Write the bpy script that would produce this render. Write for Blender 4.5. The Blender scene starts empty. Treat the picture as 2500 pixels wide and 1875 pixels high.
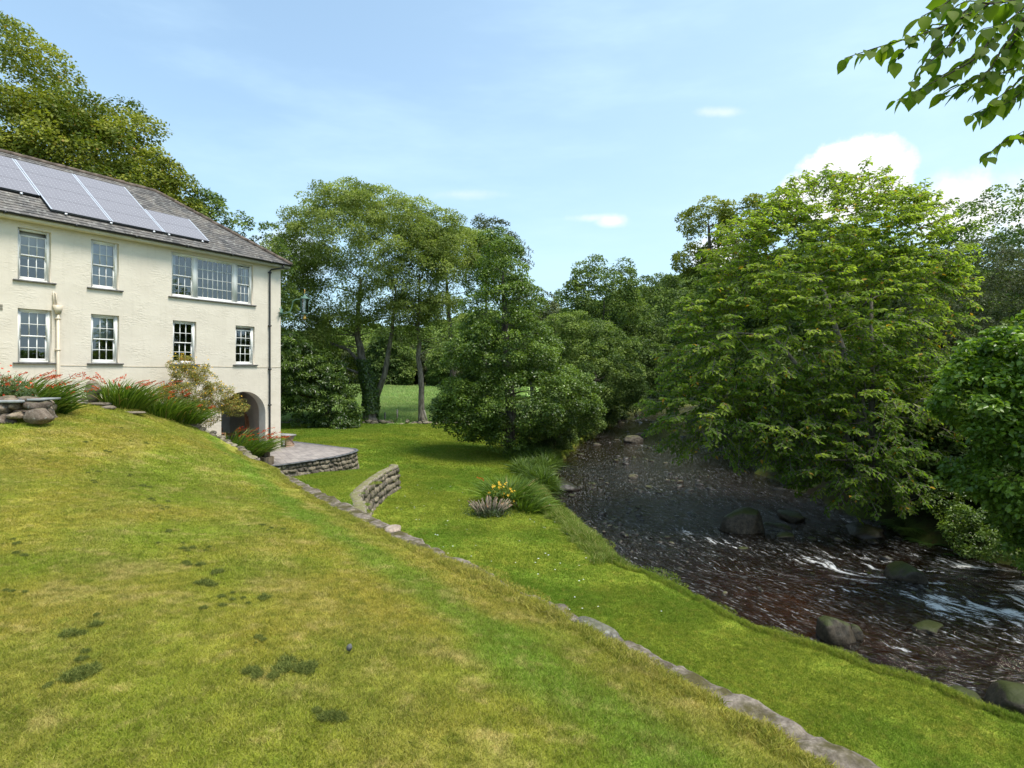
import bpy, math, random
import numpy as np
from mathutils import Vector, Matrix, Euler
R = math.radians
C = bpy.context.scene
COL = C.collection
E = 6.0            # eye height above the datum; river surface is at 0.6

# ---------------------------------------------------------------- camera
cam = bpy.data.cameras.new('camera'); camo = bpy.data.objects.new('camera', cam); COL.objects.link(camo)
camo.location = (0, 0, E); camo.rotation_euler = (R(90), 0, 0)
cam.sensor_width = 36; cam.lens = 20.0; cam.shift_y = -0.013
cam.clip_start = 0.1; cam.clip_end = 3000
C.camera = camo
# ---------------------------------------------------------------- light
SUN_DIR = Vector((0.44, -0.22, 1.0)).normalized()
sun = bpy.data.lights.new('sun', 'SUN'); suno = bpy.data.objects.new('sun', sun); COL.objects.link(suno)
sun.energy = 1.5; sun.angle = R(20); sun.color = (1.0, 0.95, 0.86)
suno.rotation_euler = SUN_DIR.to_track_quat('Z', 'Y').to_euler(); suno.location = (30, -20, 60)
C.view_settings.view_transform = 'Standard'; C.view_settings.look = 'None'
C.view_settings.gamma = 1; C.view_settings.use_curve_mapping = False
C.view_settings.exposure = 1.88
C.cycles.use_denoising = True
C.cycles.max_bounces = 8; C.cycles.transparent_max_bounces = 12
C.cycles.caustics_reflective = False; C.cycles.caustics_refractive = False

# ---------------------------------------------------------------- node helpers
def nd(nt, typ, ins=None, **props):
    n = nt.nodes.new(typ)
    for k, v in props.items(): setattr(n, k, v)
    for k, v in (ins or {}).items():
        s = n.inputs[k]
        if isinstance(v, bpy.types.NodeSocket): nt.links.new(v, s)
        else:
            if isinstance(v, tuple) and len(v) == 3 and s.type == 'RGBA': v = v + (1,)
            s.default_value = v
    return n
def mth(nt, op, a, b=None, c=None, clamp=False):
    n = nt.nodes.new('ShaderNodeMath'); n.operation = op; n.use_clamp = clamp
    for i, v in enumerate((a, b, c)):
        if v is None: continue
        if isinstance(v, bpy.types.NodeSocket): nt.links.new(v, n.inputs[i])
        else: n.inputs[i].default_value = v
    return n.outputs[0]
def mix(nt, f, a, b, blend='MIX'):
    n = nt.nodes.new('ShaderNodeMix'); n.data_type = 'RGBA'; n.blend_type = blend; n.clamp_factor = True
    for s, v in ((n.inputs[0], f), (n.inputs[6], a), (n.inputs[7], b)):
        if isinstance(v, bpy.types.NodeSocket): nt.links.new(v, s)
        else:
            if isinstance(v, tuple) and len(v) == 3: v = v + (1,)
            s.default_value = v
    return n.outputs[2]
def smooth(nt, v, a, b, lo=0.0, hi=1.0):
    n = nt.nodes.new('ShaderNodeMapRange'); n.interpolation_type = 'SMOOTHSTEP'
    nt.links.new(v, n.inputs[0])
    for i, x in zip((1, 2, 3, 4), (a, b, lo, hi)): n.inputs[i].default_value = x
    return n.outputs[0]
def noise(nt, vec, scale, detail=3, rough=0.55, out=0):
    n = nd(nt, 'ShaderNodeTexNoise', {'Scale': scale, 'Detail': detail, 'Roughness': rough})
    if vec is not None: nt.links.new(vec, n.inputs['Vector'])
    return n.outputs[out]
def scalevec(nt, vec, s):
    n = nd(nt, 'ShaderNodeVectorMath', {0: vec, 1: s}, operation='MULTIPLY'); return n.outputs[0]
def newmat(name):
    m = bpy.data.materials.new(name); m.use_nodes = True; nt = m.node_tree; nt.nodes.clear()
    out = nt.nodes.new('ShaderNodeOutputMaterial'); return m, nt, out
def attr(nt, name): return nd(nt, 'ShaderNodeAttribute', attribute_name=name).outputs['Fac']
def bump(nt, h, strength, dist):
    return nd(nt, 'ShaderNodeBump', {'Height': h, 'Strength': strength, 'Distance': dist}).outputs[0]
def pos(nt): return nt.nodes.new('ShaderNodeNewGeometry').outputs['Position']
def obco(nt): return nt.nodes.new('ShaderNodeTexCoord').outputs['Object']
def principled(nt, out, **kw):
    p = nd(nt, 'ShaderNodeBsdfPrincipled', {k.replace('_', ' '): v for k, v in kw.items()})
    nt.links.new(p.outputs[0], out.inputs['Surface']); return p

# ---------------------------------------------------------------- sky
w = bpy.data.worlds.new('World'); C.world = w; w.use_nodes = True
nt = w.node_tree; nt.nodes.clear()
wo = nt.nodes.new('ShaderNodeOutputWorld'); bg = nt.nodes.new('ShaderNodeBackground')
nt.links.new(bg.outputs[0], wo.inputs[0]); bg.inputs[1].default_value = 0.062
sky = nt.nodes.new('ShaderNodeTexSky'); sky.sky_type = 'NISHITA'; sky.sun_disc = False
sky.sun_elevation = math.asin(SUN_DIR.z); sky.sun_rotation = math.atan2(SUN_DIR.x, SUN_DIR.y)
sky.air_density = 1.0; sky.dust_density = 1.0; sky.ozone_density = 1.2
tc = nt.nodes.new('ShaderNodeTexCoord').outputs['Generated']
sep = nd(nt, 'ShaderNodeSeparateXYZ', {0: tc})
sx, sy, sz = sep.outputs
yy = mth(nt, 'MAXIMUM', sy, 0.05)
px = mth(nt, 'DIVIDE', sx, yy); pz = mth(nt, 'DIVIDE', sz, yy)
front = smooth(nt, sy, 0.05, 0.2)
# thin bright haze: whiter to the right and to the horizon
hz = mth(nt, 'ADD', smooth(nt, sz, 0.62, -0.02, 0.0, 0.24), smooth(nt, sx, -0.45, 0.75, 0.0, 0.36))
ci = noise(nt, scalevec(nt, tc, (1.2, 2.2, 5.0)), 1.6, 5, 0.6)
hz = mth(nt, 'ADD', hz, smooth(nt, ci, 0.42, 0.80, 0.0, 0.30))
hz = mth(nt, 'MULTIPLY_ADD', hz, 0.9, 0.30, clamp=True)
skyc = nd(nt, 'ShaderNodeVectorMath', {0: sky.outputs[0], 1: (0.92, 1.06, 1.06)}, operation='MULTIPLY').outputs[0]
base = mix(nt, hz, skyc, (3.35, 4.60, 5.60))
wn = noise(nt, tc, 9, 6, 0.58); wn2 = noise(nt, tc, 30, 4, 0.6)
wsum = mth(nt, 'MULTIPLY_ADD', mth(nt, 'SUBTRACT', wn, 0.5), 0.60, mth(nt, 'MULTIPLY', mth(nt, 'SUBTRACT', wn2, 0.5), 0.22))
def puff(cx, cz, rx, rz, soft=0.05, amp=1.0):
    a = mth(nt, 'DIVIDE', mth(nt, 'SUBTRACT', px, cx), rx); b = mth(nt, 'DIVIDE', mth(nt, 'SUBTRACT', pz, cz), rz)
    d = mth(nt, 'SQRT', mth(nt, 'ADD', mth(nt, 'MULTIPLY', a, a), mth(nt, 'MULTIPLY', b, b)))
    v = mth(nt, 'ADD', mth(nt, 'SUBTRACT', 1.0, d), mth(nt, 'MULTIPLY', wsum, min(0.16 / min(rx, rz), 2.3)))
    return smooth(nt, v, 0.0, soft, 0.0, amp)
m = puff(0.615, 0.342, 0.115, 0.080, 0.26)
for a in ((0.53, 0.30, 0.10, 0.055, 0.35), (0.56, 0.335, 0.05, 0.05, 0.35), (0.67, 0.32, 0.06, 0.05, 0.4), (0.79, 0.285, 0.13, 0.085, 0.6), (0.93, 0.28, 0.17, 0.10, 0.8, 0.9),
          (0.175, 0.262, 0.040, 0.016, 0.9, 0.75), (0.14, 0.268, 0.055, 0.010, 1.0, 0.5), (0.37, 0.20, 0.07, 0.04, 0.5, 0.9),
          (-0.40, 0.20, 0.10, 0.06, 0.9, 0.6), (-0.08, 0.31, 0.09, 0.014, 1.0, 0.3), (0.36, 0.455, 0.05, 0.012, 1.0, 0.4)):
    m = mth(nt, 'MAXIMUM', m, puff(*a))
m = mth(nt, 'MULTIPLY', m, front)
cc = mix(nt, smooth(nt, wn2, 0.35, 0.65), (4.9, 5.05, 5.2), (5.6, 5.6, 5.6))
nt.links.new(mix(nt, m, base, cc), bg.inputs[0])

# ---------------------------------------------------------------- numpy noise
def _h(ix, iy, iz):
    n = (ix * 374761393 + iy * 668265263 + iz * 1274126177).astype(np.int64) & 0xffffffff
    n = ((n ^ (n >> 13)) * 1274126177) & 0xffffffff
    return ((n ^ (n >> 16)) & 0xffff) / 65535.0
def vn(x, y, z=0.0):
    x, y, z = np.broadcast_arrays(np.asarray(x, float), np.asarray(y, float), np.asarray(z, float))
    ix, iy, iz = np.floor(x).astype(np.int64), np.floor(y).astype(np.int64), np.floor(z).astype(np.int64)
    fx, fy, fz = x - ix, y - iy, z - iz
    fx, fy, fz = (f * f * (3 - 2 * f) for f in (fx, fy, fz))
    r = 0
    for a in (0, 1):
        for b in (0, 1):
            for c in (0, 1):
                wgt = (fx if a else 1 - fx) * (fy if b else 1 - fy) * (fz if c else 1 - fz)
                r = r + wgt * _h(ix + a, iy + b, iz + c)
    return r * 2 - 1
def fbm(x, y, z=0.0, o=4):
    r, a = 0, 1.0
    for i in range(o):
        r = r + a * vn(x * 2 ** i + 17 * i, y * 2 ** i - 9 * i, np.asarray(z) * 2 ** i); a *= 0.5
    return r
def sstep(a, b, x):
    t = np.clip((np.asarray(x, float) - a) / (b - a), 0, 1); return t * t * (3 - 2 * t)

# ---------------------------------------------------------------- mesh builder
class MB:
    def __init__(s): s.v = []; s.f = []; s.t = []; s.n = 0
    def add(s, v, f, tint=0.5):
        v = np.asarray(v, float).reshape(-1, 3); f = np.asarray(f, np.int64)
        s.v.append(v); s.f.append(f + s.n)
        s.t.append(np.broadcast_to(np.asarray(tint, float), (len(v),))); s.n += len(v); return s
    def box(s, a, b, tint=0.5):
        (x0, y0, z0), (x1, y1, z1) = a, b
        v = [(x0, y0, z0), (x1, y0, z0), (x1, y1, z0), (x0, y1, z0), (x0, y0, z1), (x1, y0, z1), (x1, y1, z1), (x0, y1, z1)]
        return s.add(v, [(0, 3, 2, 1), (4, 5, 6, 7), (0, 1, 5, 4), (1, 2, 6, 5), (2, 3, 7, 6), (3, 0, 4, 7)], tint)
    def bar(s, p, q, wd, th, up=(0, 0, 1), tint=0.5):
        p, q = np.array(p, float), np.array(q, float); d = q - p; L = np.linalg.norm(d); d /= L
        up = np.array(up, float)
        if abs(d @ up) > .95: up = np.array((1., 0, 0))
        a = np.cross(d, up); a /= np.linalg.norm(a); b = np.cross(a, d)
        v = [o + a * i * wd / 2 + b * j * th / 2 for o in (p, q) for i, j in ((-1, -1), (1, -1), (1, 1), (-1, 1))]
        return s.add(v, [(0, 1, 2, 3), (7, 6, 5, 4), (0, 4, 5, 1), (1, 5, 6, 2), (2, 6, 7, 3), (3, 7, 4, 0)], tint)
    def tube(s, pts, rad, k=6, tint=0.5, cap=True):
        pts = np.asarray(pts, float); n = len(pts); rad = np.broadcast_to(np.asarray(rad, float), (n,))
        d = np.gradient(pts, axis=0); d /= np.maximum(np.linalg.norm(d, axis=1, keepdims=True), 1e-9)
        ref = np.array((0, 0, 1.0)) if abs(d[0] @ (0, 0, 1)) < .9 else np.array((1.0, 0, 0))
        a = np.cross(d, ref); a /= np.maximum(np.linalg.norm(a, axis=1, keepdims=True), 1e-6); b = np.cross(d, a)
        th = np.linspace(0, 2 * np.pi, k, endpoint=False)
        v = pts[:, None] + rad[:, None, None] * (a[:, None] * np.cos(th)[None, :, None] + b[:, None] * np.sin(th)[None, :, None])
        i = np.arange(n - 1)[:, None] * k; j = np.arange(k)[None]; j2 = (j + 1) % k
        s.add(v.reshape(-1, 3), np.stack([i + j, i + j2, i + k + j2, i + k + j], -1).reshape(-1, 4), tint)
        if cap:
            m0 = s.n - n * k
            s.f.append(np.array([[m0 + x for x in range(k)][::-1]])); s.f.append(np.array([[m0 + (n - 1) * k + x for x in range(k)]]))
        return s
    def lathe(s, prof, c=(0, 0, 0), k=16, tint=0.5):
        th = np.linspace(0, 2 * np.pi, k, endpoint=False); p = np.array(prof, float)
        v = np.stack([p[:, :1] * np.cos(th) + c[0], p[:, :1] * np.sin(th) + c[1], np.repeat(p[:, 1:], k, 1) + c[2]], -1)
        n = len(p); i = np.arange(n - 1)[:, None] * k; j = np.arange(k)[None]; j2 = (j + 1) % k
        return s.add(v.reshape(-1, 3), np.stack([i + j, i + j2, i + k + j2, i + k + j], -1).reshape(-1, 4), tint)
    def prism(s, poly, z0, z1, tint=0.5):
        n = len(poly); v = [(x, y, z0) for x, y in poly] + [(x, y, z1) for x, y in poly]
        s.add(v, [(i, (i + 1) % n, n + (i + 1) % n, n + i) for i in range(n)], tint)
        m0 = s.n - 2 * n
        s.f.append(np.array([list(range(m0, m0 + n))[::-1]])); s.f.append(np.array([list(range(m0 + n, m0 + 2 * n))])); return s
    def xform(s, M):
        M = np.array(M); s.v = [v @ M[:3, :3].T + M[:3, 3] for v in s.v]; return s
    def build(s, name, mat, parent=None, smooth=False, loc=None):
        me = bpy.data.meshes.new(name)
        v = np.concatenate(s.v); me.vertices.add(len(v)); me.vertices.foreach_set('co', v.astype(np.float32).ravel())
        cnt = np.concatenate([np.full(len(f), f.shape[1]) for f in s.f]); li = np.concatenate([f.ravel() for f in s.f])
        me.loops.add(len(li)); me.loops.foreach_set('vertex_index', li.astype(np.int32))
        me.polygons.add(len(cnt)); st = np.concatenate([[0], np.cumsum(cnt)[:-1]])
        me.polygons.foreach_set('loop_start', st.astype(np.int32))
        if smooth: me.polygons.foreach_set('use_smooth', np.ones(len(cnt), bool))
        a = me.attributes.new('tint', 'FLOAT', 'POINT'); a.data.foreach_set('value', np.concatenate(s.t).astype(np.float32))
        me.update(calc_edges=True); me.validate()
        if mat: me.materials.append(mat)
        o = bpy.data.objects.new(name, me); COL.objects.link(o)
        if parent: o.parent = parent
        if loc is not None: o.location = loc
        return o
def tag(o, label=None, cat=None, group=None, kind=None):
    for k, v in (('label', label), ('category', cat), ('group', group), ('kind', kind)):
        if v: o[k] = v
    return o
def empty(name, loc, label, cat, group=None, rz=0.0):
    o = bpy.data.objects.new(name, None); COL.objects.link(o); o.location = loc; o.rotation_euler.z = rz
    o.empty_display_size = .3; return tag(o, label, cat, group)
def copy_tree(o, parent=None):
    c = o.copy(); COL.objects.link(c)
    if parent: c.parent = parent
    for ch in list(o.children): copy_tree(ch, c)
    return c
def at(sx_, sy_, Z):          # plan helper: photograph pixel and depth -> a place in the world
    return np.array(((sx_ - 1250) / 1389 * Z, Z, E + (905 - sy_) / 1389 * Z))

# ---------------------------------------------------------------- materials
def lawn_color(nt, kind):
    p = pos(nt)
    n1 = noise(nt, p, 0.33, 4); n2 = noise(nt, p, 1.5, 6, 0.62); n3 = noise(nt, p, 11, 4, 0.6)
    if kind == 'upper':
        g, o, s, d = (0.290, 0.355, 0.036), (0.48, 0.405, 0.066), (0.70, 0.535, 0.215), (0.150, 0.170, 0.017)
        c = mix(nt, smooth(nt, n1, 0.36, 0.60), g, o)
        c = mix(nt, smooth(nt, n2, 0.52, 0.72, 0, 0.70), c, s)
        c = mix(nt, smooth(nt, n2, 0.46, 0.30, 0, 0.55), c, d)
        sp = nd(nt, 'ShaderNodeSeparateXYZ', {0: p}).outputs
        # distance from the retaining wall, along which the mower runs
        dist = mth(nt, 'ADD', mth(nt, 'MULTIPLY', mth(nt, 'SUBTRACT', sp[0], 1.7), -0.843), mth(nt, 'MULTIPLY', mth(nt, 'SUBTRACT', sp[1], 2.86), -0.538))
        wv = mth(nt, 'ADD', dist, mth(nt, 'MULTIPLY', mth(nt, 'SUBTRACT', noise(nt, p, 0.8, 3), 0.5), 0.9))
        band = mth(nt, 'MULTIPLY', smooth(nt, wv, 0.55, 0.85), smooth(nt, wv, 1.35, 1.0))
        c = mix(nt, mth(nt, 'MULTIPLY', band, 0.75), c, (0.20, 0.335, 0.035))
        edge = smooth(nt, wv, 0.55, 0.15)
        c = mix(nt, mth(nt, 'MULTIPLY', edge, 0.5), c, (0.33, 0.31, 0.030))
        st = mth(nt, 'SINE', mth(nt, 'MULTIPLY', wv, 4.2))
        c = mix(nt, smooth(nt, st, -0.2, 0.8, 0, 0.22), c, (0.36, 0.31, 0.085))
    elif kind == 'lower':
        g, o, s, d = (0.170, 0.270, 0.024), (0.290, 0.335, 0.036), (0.42, 0.37, 0.065), (0.095, 0.175, 0.010)
        c = mix(nt, smooth(nt, n1, 0.38, 0.62), g, o)
        c = mix(nt, smooth(nt, n2, 0.56, 0.74, 0, 0.6), c, s)
        c = mix(nt, smooth(nt, n2, 0.44, 0.30, 0, 0.5), c, d)
    else:
        g, o, s, d = (0.27, 0.43, 0.11), (0.37, 0.49, 0.17), (0.48, 0.53, 0.23), (0.20, 0.34, 0.075)
        c = mix(nt, smooth(nt, n1, 0.38, 0.62), g, o)
        c = mix(nt, smooth(nt, n2, 0.55, 0.74, 0, 0.6), c, s)
        c = mix(nt, smooth(nt, n2, 0.44, 0.30, 0, 0.5), c, d)
    n4 = noise(nt, p, 5.0, 5, 0.65)
    c = mix(nt, smooth(nt, n4, 0.52, 0.70, 0, 0.55), c, s); c = mix(nt, smooth(nt, n4, 0.46, 0.30, 0, 0.45), c, g if kind != 'upper' else (0.20, 0.30, 0.025))
    return mix(nt, smooth(nt, n3, 0.42, 0.66, 0, 0.6), c, d)
def mat_lawn(name, kind):
    m, nt, out = newmat(name); c = lawn_color(nt, kind); p = pos(nt)
    h = mth(nt, 'ADD', noise(nt, p, 60, 4, .7), noise(nt, p, 14, 3))
    dark = mix(nt, 0.25, c, (0.05, 0.055, 0.012))
    principled(nt, out, Base_Color=dark, Roughness=0.9, Specular_IOR_Level=0.1, Normal=bump(nt, h, 0.8, 0.02)); return m
def mat_blade(name, kind):
    m, nt, out = newmat(name); c = lawn_color(nt, kind); t = attr(nt, 'tint')
    c = mix(nt, smooth(nt, t, 0.55, 1.0, 0, 0.55), c, (0.40, 0.34, 0.12))
    c = mix(nt, smooth(nt, t, 0.45, 0.0, 0, 0.55), c, (0.085, 0.15, 0.012))
    pr = nd(nt, 'ShaderNodeBsdfPrincipled', {'Base Color': c, 'Roughness': 0.7, 'Specular IOR Level': 0.10})
    tr = nd(nt, 'ShaderNodeBsdfTranslucent', {'Color': c})
    mx = nd(nt, 'ShaderNodeMixShader', {0: 0.3, 1: pr.outputs[0], 2: tr.outputs[0]}); nt.links.new(mx.outputs[0], out.inputs[0]); return m
def mat_leaf(name, dark, light, accent=None, acc=0.96, rough=0.55, trans=0.35, spec=0.22):
    m, nt, out = newmat(name); t = attr(nt, 'tint')
    c = mix(nt, smooth(nt, t, 0.0, 1.0), dark, light)
    if accent: c = mix(nt, smooth(nt, t, acc, min(acc + .04, 1.0)), c, accent)
    pr = nd(nt, 'ShaderNodeBsdfPrincipled', {'Base Color': c, 'Roughness': rough, 'Specular IOR Level': spec})
    tc_ = mix(nt, 1.0, c, (1.15, 1.25, 0.55), 'MULTIPLY')
    tr = nd(nt, 'ShaderNodeBsdfTranslucent', {'Color': tc_})
    mx = nd(nt, 'ShaderNodeMixShader', {0: trans, 1: pr.outputs[0], 2: tr.outputs[0]}); nt.links.new(mx.outputs[0], out.inputs[0]); return m
def mat_bark(name, a, b, scale=6):
    m, nt, out = newmat(name); p = obco(nt); n = noise(nt, scalevec(nt, p, (1, 1, .25)), scale, 6, .65)
    c = mix(nt, smooth(nt, n, 0.35, 0.65), a, b)
    lich = noise(nt, p, 2.2, 5, .6)
    c = mix(nt, smooth(nt, lich, .56, .70, 0, .7), c, (0.20, 0.21, 0.16))
    principled(nt, out, Base_Color=c, Roughness=0.9, Specular_IOR_Level=.15, Normal=bump(nt, n, .8, .03)); return m
def mat_plain(name, c, rough=.6, spec=.3, var=.12, scale=8, metal=0.0, bmp=.1):
    m, nt, out = newmat(name); n = noise(nt, obco(nt), scale, 5, .6)
    d = tuple(x * (1 - var) for x in c); l = tuple(min(x * (1 + var), 1) for x in c)
    principled(nt, out, Base_Color=mix(nt, smooth(nt, n, .3, .7), d, l), Roughness=rough, Specular_IOR_Level=spec, Metallic=metal, Normal=bump(nt, n, bmp, .01)); return m
def mat_stone(name, a, b, moss=(0.07, 0.08, 0.015), mossy=0.5, rough=.85, tintmix=True, mscale=3.0, spec=.2, mt=1.35, lich=.5):
    m, nt, out = newmat(name); p = pos(nt); n = noise(nt, p, 9, 6, .65); n2 = noise(nt, p, 45, 4, .6)
    c = mix(nt, smooth(nt, n, .3, .7), a, b)
    if tintmix: c = mix(nt, attr(nt, 'tint'), mix(nt, 1, c, (.50, .48, .48), 'MULTIPLY'), mix(nt, 1, c, (1.5, 1.42, 1.3), 'MULTIPLY'))
    c = mix(nt, smooth(nt, noise(nt, p, 16, 3), .60, .70, 0, lich), c, (.42, .42, .38))
    c = mix(nt, smooth(nt, n2, .40, .62, 0, .55), c, mix(nt, 1, c, (.45, .43, .40), 'MULTIPLY')); c = mix(nt, smooth(nt, noise(nt, p, 70, 3, .7), .58, .70, 0, .45), c, mix(nt, 1, c, (1.7, 1.65, 1.6), 'MULTIPLY'))
    nz = nd(nt, 'ShaderNodeSeparateXYZ', {0: nt.nodes.new('ShaderNodeNewGeometry').outputs['Normal']}).outputs[2]
    mm = mth(nt, 'MULTIPLY', smooth(nt, mth(nt, 'ADD', nz, mth(nt, 'MULTIPLY', noise(nt, p, mscale, 5, .6), 1.2)), mt, mt + .25), mossy)
    c = mix(nt, mm, c, mix(nt, noise(nt, p, 30, 3), moss, tuple(x * 2.2 for x in moss)))
    h = mth(nt, 'ADD', n, mth(nt, 'MULTIPLY', n2, .4))
    principled(nt, out, Base_Color=c, Roughness=rough, Specular_IOR_Level=spec, Normal=bump(nt, h, .7, .03)); return m
# ================================================================ TERRAIN
XL = np.array([(-8,33),(0,17),(3.5,12),(6,9),(8.8,6.6),(10.4,5.0),(12.6,3.9),(15,2.65),(18,1.9),(22.9,1.3),(27,1.5),(31.8,2.3),(38,3.6),(45,5.6),(55,9),(67,12.2),(78,17),(90,28),(125,62)], float)
XR = np.array([(-8,46),(0,31),(5,25),(10,19),(15,13.9),(19,13.0),(25,12.6),(30,13),(38,14.5),(45,16),(55,17.5),(67,20),(78,25),(90,37),(125,72)], float)
def xL(y): return np.interp(y, XL[:, 0], XL[:, 1])
def xR(y): return np.interp(y, XR[:, 0], XR[:, 1])
WALL = np.array([(7.0,-5.5,1.55),(4.27,-1.17,1.74),(1.7,2.86,2.0),(-1.9,8.51,2.37),(-5.0,13.36,2.68),(-8.6,19.0,3.05),(-9.75,20.5,2.85),(-10.9,20.95,2.42),(-12.05,21.12,1.96),(-12.85,21.3,1.68)], float)
def wallx(y): return np.interp(y, WALL[:, 1], WALL[:, 0])
def wallh(y): return np.interp(y, WALL[:, 1], WALL[:, 2])
LOW = np.array([(-2.11,8.83,2.42),(-2.9,11.2,2.80),(-3.55,13.5,3.12),(-4.15,15.3,3.36),(-4.48,17.0,3.55),(-4.72,19.0,3.69),(-4.72,21.2,3.76),(-4.56,22.8,3.79)], float)
def lowx(y): return np.interp(y, LOW[:, 1], LOW[:, 0])
def lowh(y): return np.interp(y, LOW[:, 1], LOW[:, 2])
def slope_fac(f, y): s = (f(y + .5) - f(y - .5)); return 1 / np.sqrt(1 + s * s)
def ground_z(x, y):
    x, y = np.broadcast_arrays(np.asarray(x, float), np.asarray(y, float))
    dl = (xL(y) - x) * slope_fac(xL, y); dr = (x - xR(y)) * slope_fac(xR, y)
    dl = dl + 0.22 * fbm(x * .9, y * .9, 3.3, 3); dr = dr + 0.3 * fbm(x * .7, y * .7, 8.1, 3)
    bed = 0.22 + 0.10 * fbm(x * .9, y * .9, 1.0, 4)
    left = 1.08 + np.clip(dl, 0, 12) * 0.040 + 0.03 * fbm(x * .35, y * .35, 2.0, 3)
    left = left - 0.10 * sstep(30, 48, y)
    right = 1.0 + 2.0 * sstep(0, 5, dr) + np.clip(dr - 2, 0, 40) * 0.16 + .15 * fbm(x * .6, y * .6, 5., 3)
    z = np.where(dl > -0.7, bed + (left - bed) * sstep(-0.55, 0.12, dl), bed)
    z = np.where(dr > -0.6, np.maximum(z, bed + (right - bed) * sstep(-0.5, 0.7, dr)), z)
    hill = (17 + 9 * fbm(x * .012, 3.3, 1.0, 3)) * sstep(150, 280, y) + 14 * sstep(-26, -75, x) * sstep(22, 50, y) * sstep(120, 75, y) + 14 * sstep(20, 90, x) * sstep(90, 150, y)
    far = .9 * sstep(60, 150, y) * np.where(dl > 0, 1, 0)
    return z + hill + far + .25 * fbm(x * .05, y * .05, 0, 2) * sstep(70, 110, y)
# thin-plate surface through known heights of the upper lawn
CP = np.array([(a, b, c) for a, b, c in WALL] + [(0,0,1.60),(0,3,1.72),(-3,1,1.52),(-7,4,1.45),(-12,8,1.25),(-11.6,12.9,1.24),(-12.9,19.0,1.25),(-13.5,16.5,1.05),(-15,18.5,.98),(-17,16,.95),
   (-20,12,.9),(-9,15.5,1.85),(-30,10,.7),(-18,2,1.2),(-30,0,.9),(0,-6,1.5),(-15,-6,1.3),(-14.5,21.8,1.1),(-17,17.5,.94)], float)
def _tps(r2): return np.where(r2 > 0, r2 * np.log(np.maximum(r2, 1e-12)), 0)
_n = len(CP); _K = _tps(((CP[:, None, :2] - CP[None, :, :2]) ** 2).sum(-1)) + np.eye(_n) * .3
_P = np.c_[np.ones(_n), CP[:, :2]]; _A = np.block([[_K, _P], [_P.T, np.zeros((3, 3))]])
_w = np.linalg.solve(_A, np.r_[CP[:, 2], 0, 0, 0])
def upper_z(x, y):
    x, y = np.broadcast_arrays(np.asarray(x, float), np.asarray(y, float)); sh = x.shape; q = np.c_[x.ravel(), y.ravel()]
    h = _tps(((q[:, None] - CP[None, :, :2]) ** 2).sum(-1)) @ _w[:_n] + _w[_n] + q @ _w[_n + 1:]
    return (E - h).reshape(sh) + .018 * fbm(x * .8, y * .8, 0, 3)
def mid_z(x, y):
    yl = np.minimum(y, 22.8); x0 = wallx(np.minimum(y, 19.5)); 
    top = E - lowh(yl) - .04; t = np.clip((x - x0) / np.maximum(lowx(yl) - x0, .3), 0, 1)
    k = sstep(16.5, 22, y); z = top + .12 * (1 - t) * (1 - k) - .42 * (1 - t) * k + .02 * fbm(x * .7, y * .7, 0, 2)
    return z * (1 - sstep(22.3, 26.5, y)) + (ground_z(x, y) - .05) * sstep(22.3, 26.5, y)
def grid(name, X, Y, Z, mat, masks=None):
    b = MB(); ny, nx = X.shape; i = np.arange(ny - 1)[:, None] * nx; j = np.arange(nx - 1)[None]
    f = np.stack([i + j, i + j + 1, i + nx + j + 1, i + nx + j], -1).reshape(-1, 4)
    b.add(np.stack([X, Y, Z], -1).reshape(-1, 3), f); o = b.build(name, mat, smooth=True)
    for k, v in (masks or {}).items():
        a = o.data.attributes.new(k, 'FLOAT', 'POINT'); a.data.foreach_set('value', np.asarray(v, np.float32).ravel())
    return o
def graded(a, d0, d1, b, step, g=1.12):
    out = list(np.arange(d0, d1 + 1e-6, step)); s = step
    while out[-1] < b: s *= g; out.append(out[-1] + s)
    s = step; pre = []; x = d0
    while x > a: s *= g; x -= s; pre.append(x)
    return np.array(pre[::-1] + out)
gx = graded(-900, -13, 22, 900, 0.3); gy = graded(-40, -2, 60, 1500, 0.3)
GX, GY = np.meshgrid(gx, gy); GZ = ground_z(GX, GY)
_dl = (xL(GY) - GX) * slope_fac(xL, GY); _dr = (GX - xR(GY)) * slope_fac(xR, GY)
bedm = sstep(0.05, -.35, _dl + .22 * fbm(GX * .9, GY * .9, 3.3, 3)) * sstep(.25, -.25, _dr + .3 * fbm(GX * .7, GY * .7, 8.1, 3)); wood = np.maximum(sstep(-.6, .2, _dr), sstep(128, 140, GY) * (_dl > 0)); wood = np.maximum(wood, sstep(54, 60, GY) * sstep(10.5, 7.5, _dl) * (_dl > 0)); wood = np.maximum(wood, sstep(80, 86, GY) * sstep(4, 9, GX) * (_dl > 0)); wood = np.maximum(wood, sstep(-22, -27, GX) * sstep(20, 26, GY))
field = sstep(48.4, 49.0, GY + .5 * fbm(GX * .5, GY * .1, 0, 2)) * (_dl > 0)
m, nt, out = newmat('ground')
p = pos(nt); cl = lawn_color(nt, 'lower'); cf = lawn_color(nt, 'field')
cl = mix(nt, .2, cl, (.05, .06, .01))
cb = mix(nt, smooth(nt, noise(nt, p, 5, 5, .65), .35, .65), (.012, .007, .004), (.075, .040, .018))
vo = nd(nt, 'ShaderNodeTexVoronoi', {'Vector': p, 'Scale': 5.5}); cb = mix(nt, .5, cb, mix(nt, 1, vo.outputs['Color'], (.08, .055, .04), 'MULTIPLY'))
cw = mix(nt, smooth(nt, noise(nt, p, 1.2, 6, .65), .35, .65), (.022, .018, .010), (.05, .075, .016))
cb = mix(nt, attr(nt, 'amber'), cb, mix(nt, smooth(nt, noise(nt, p, 6, 5, .65), .35, .65), (.045, .020, .006), (.17, .085, .030)))
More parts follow.
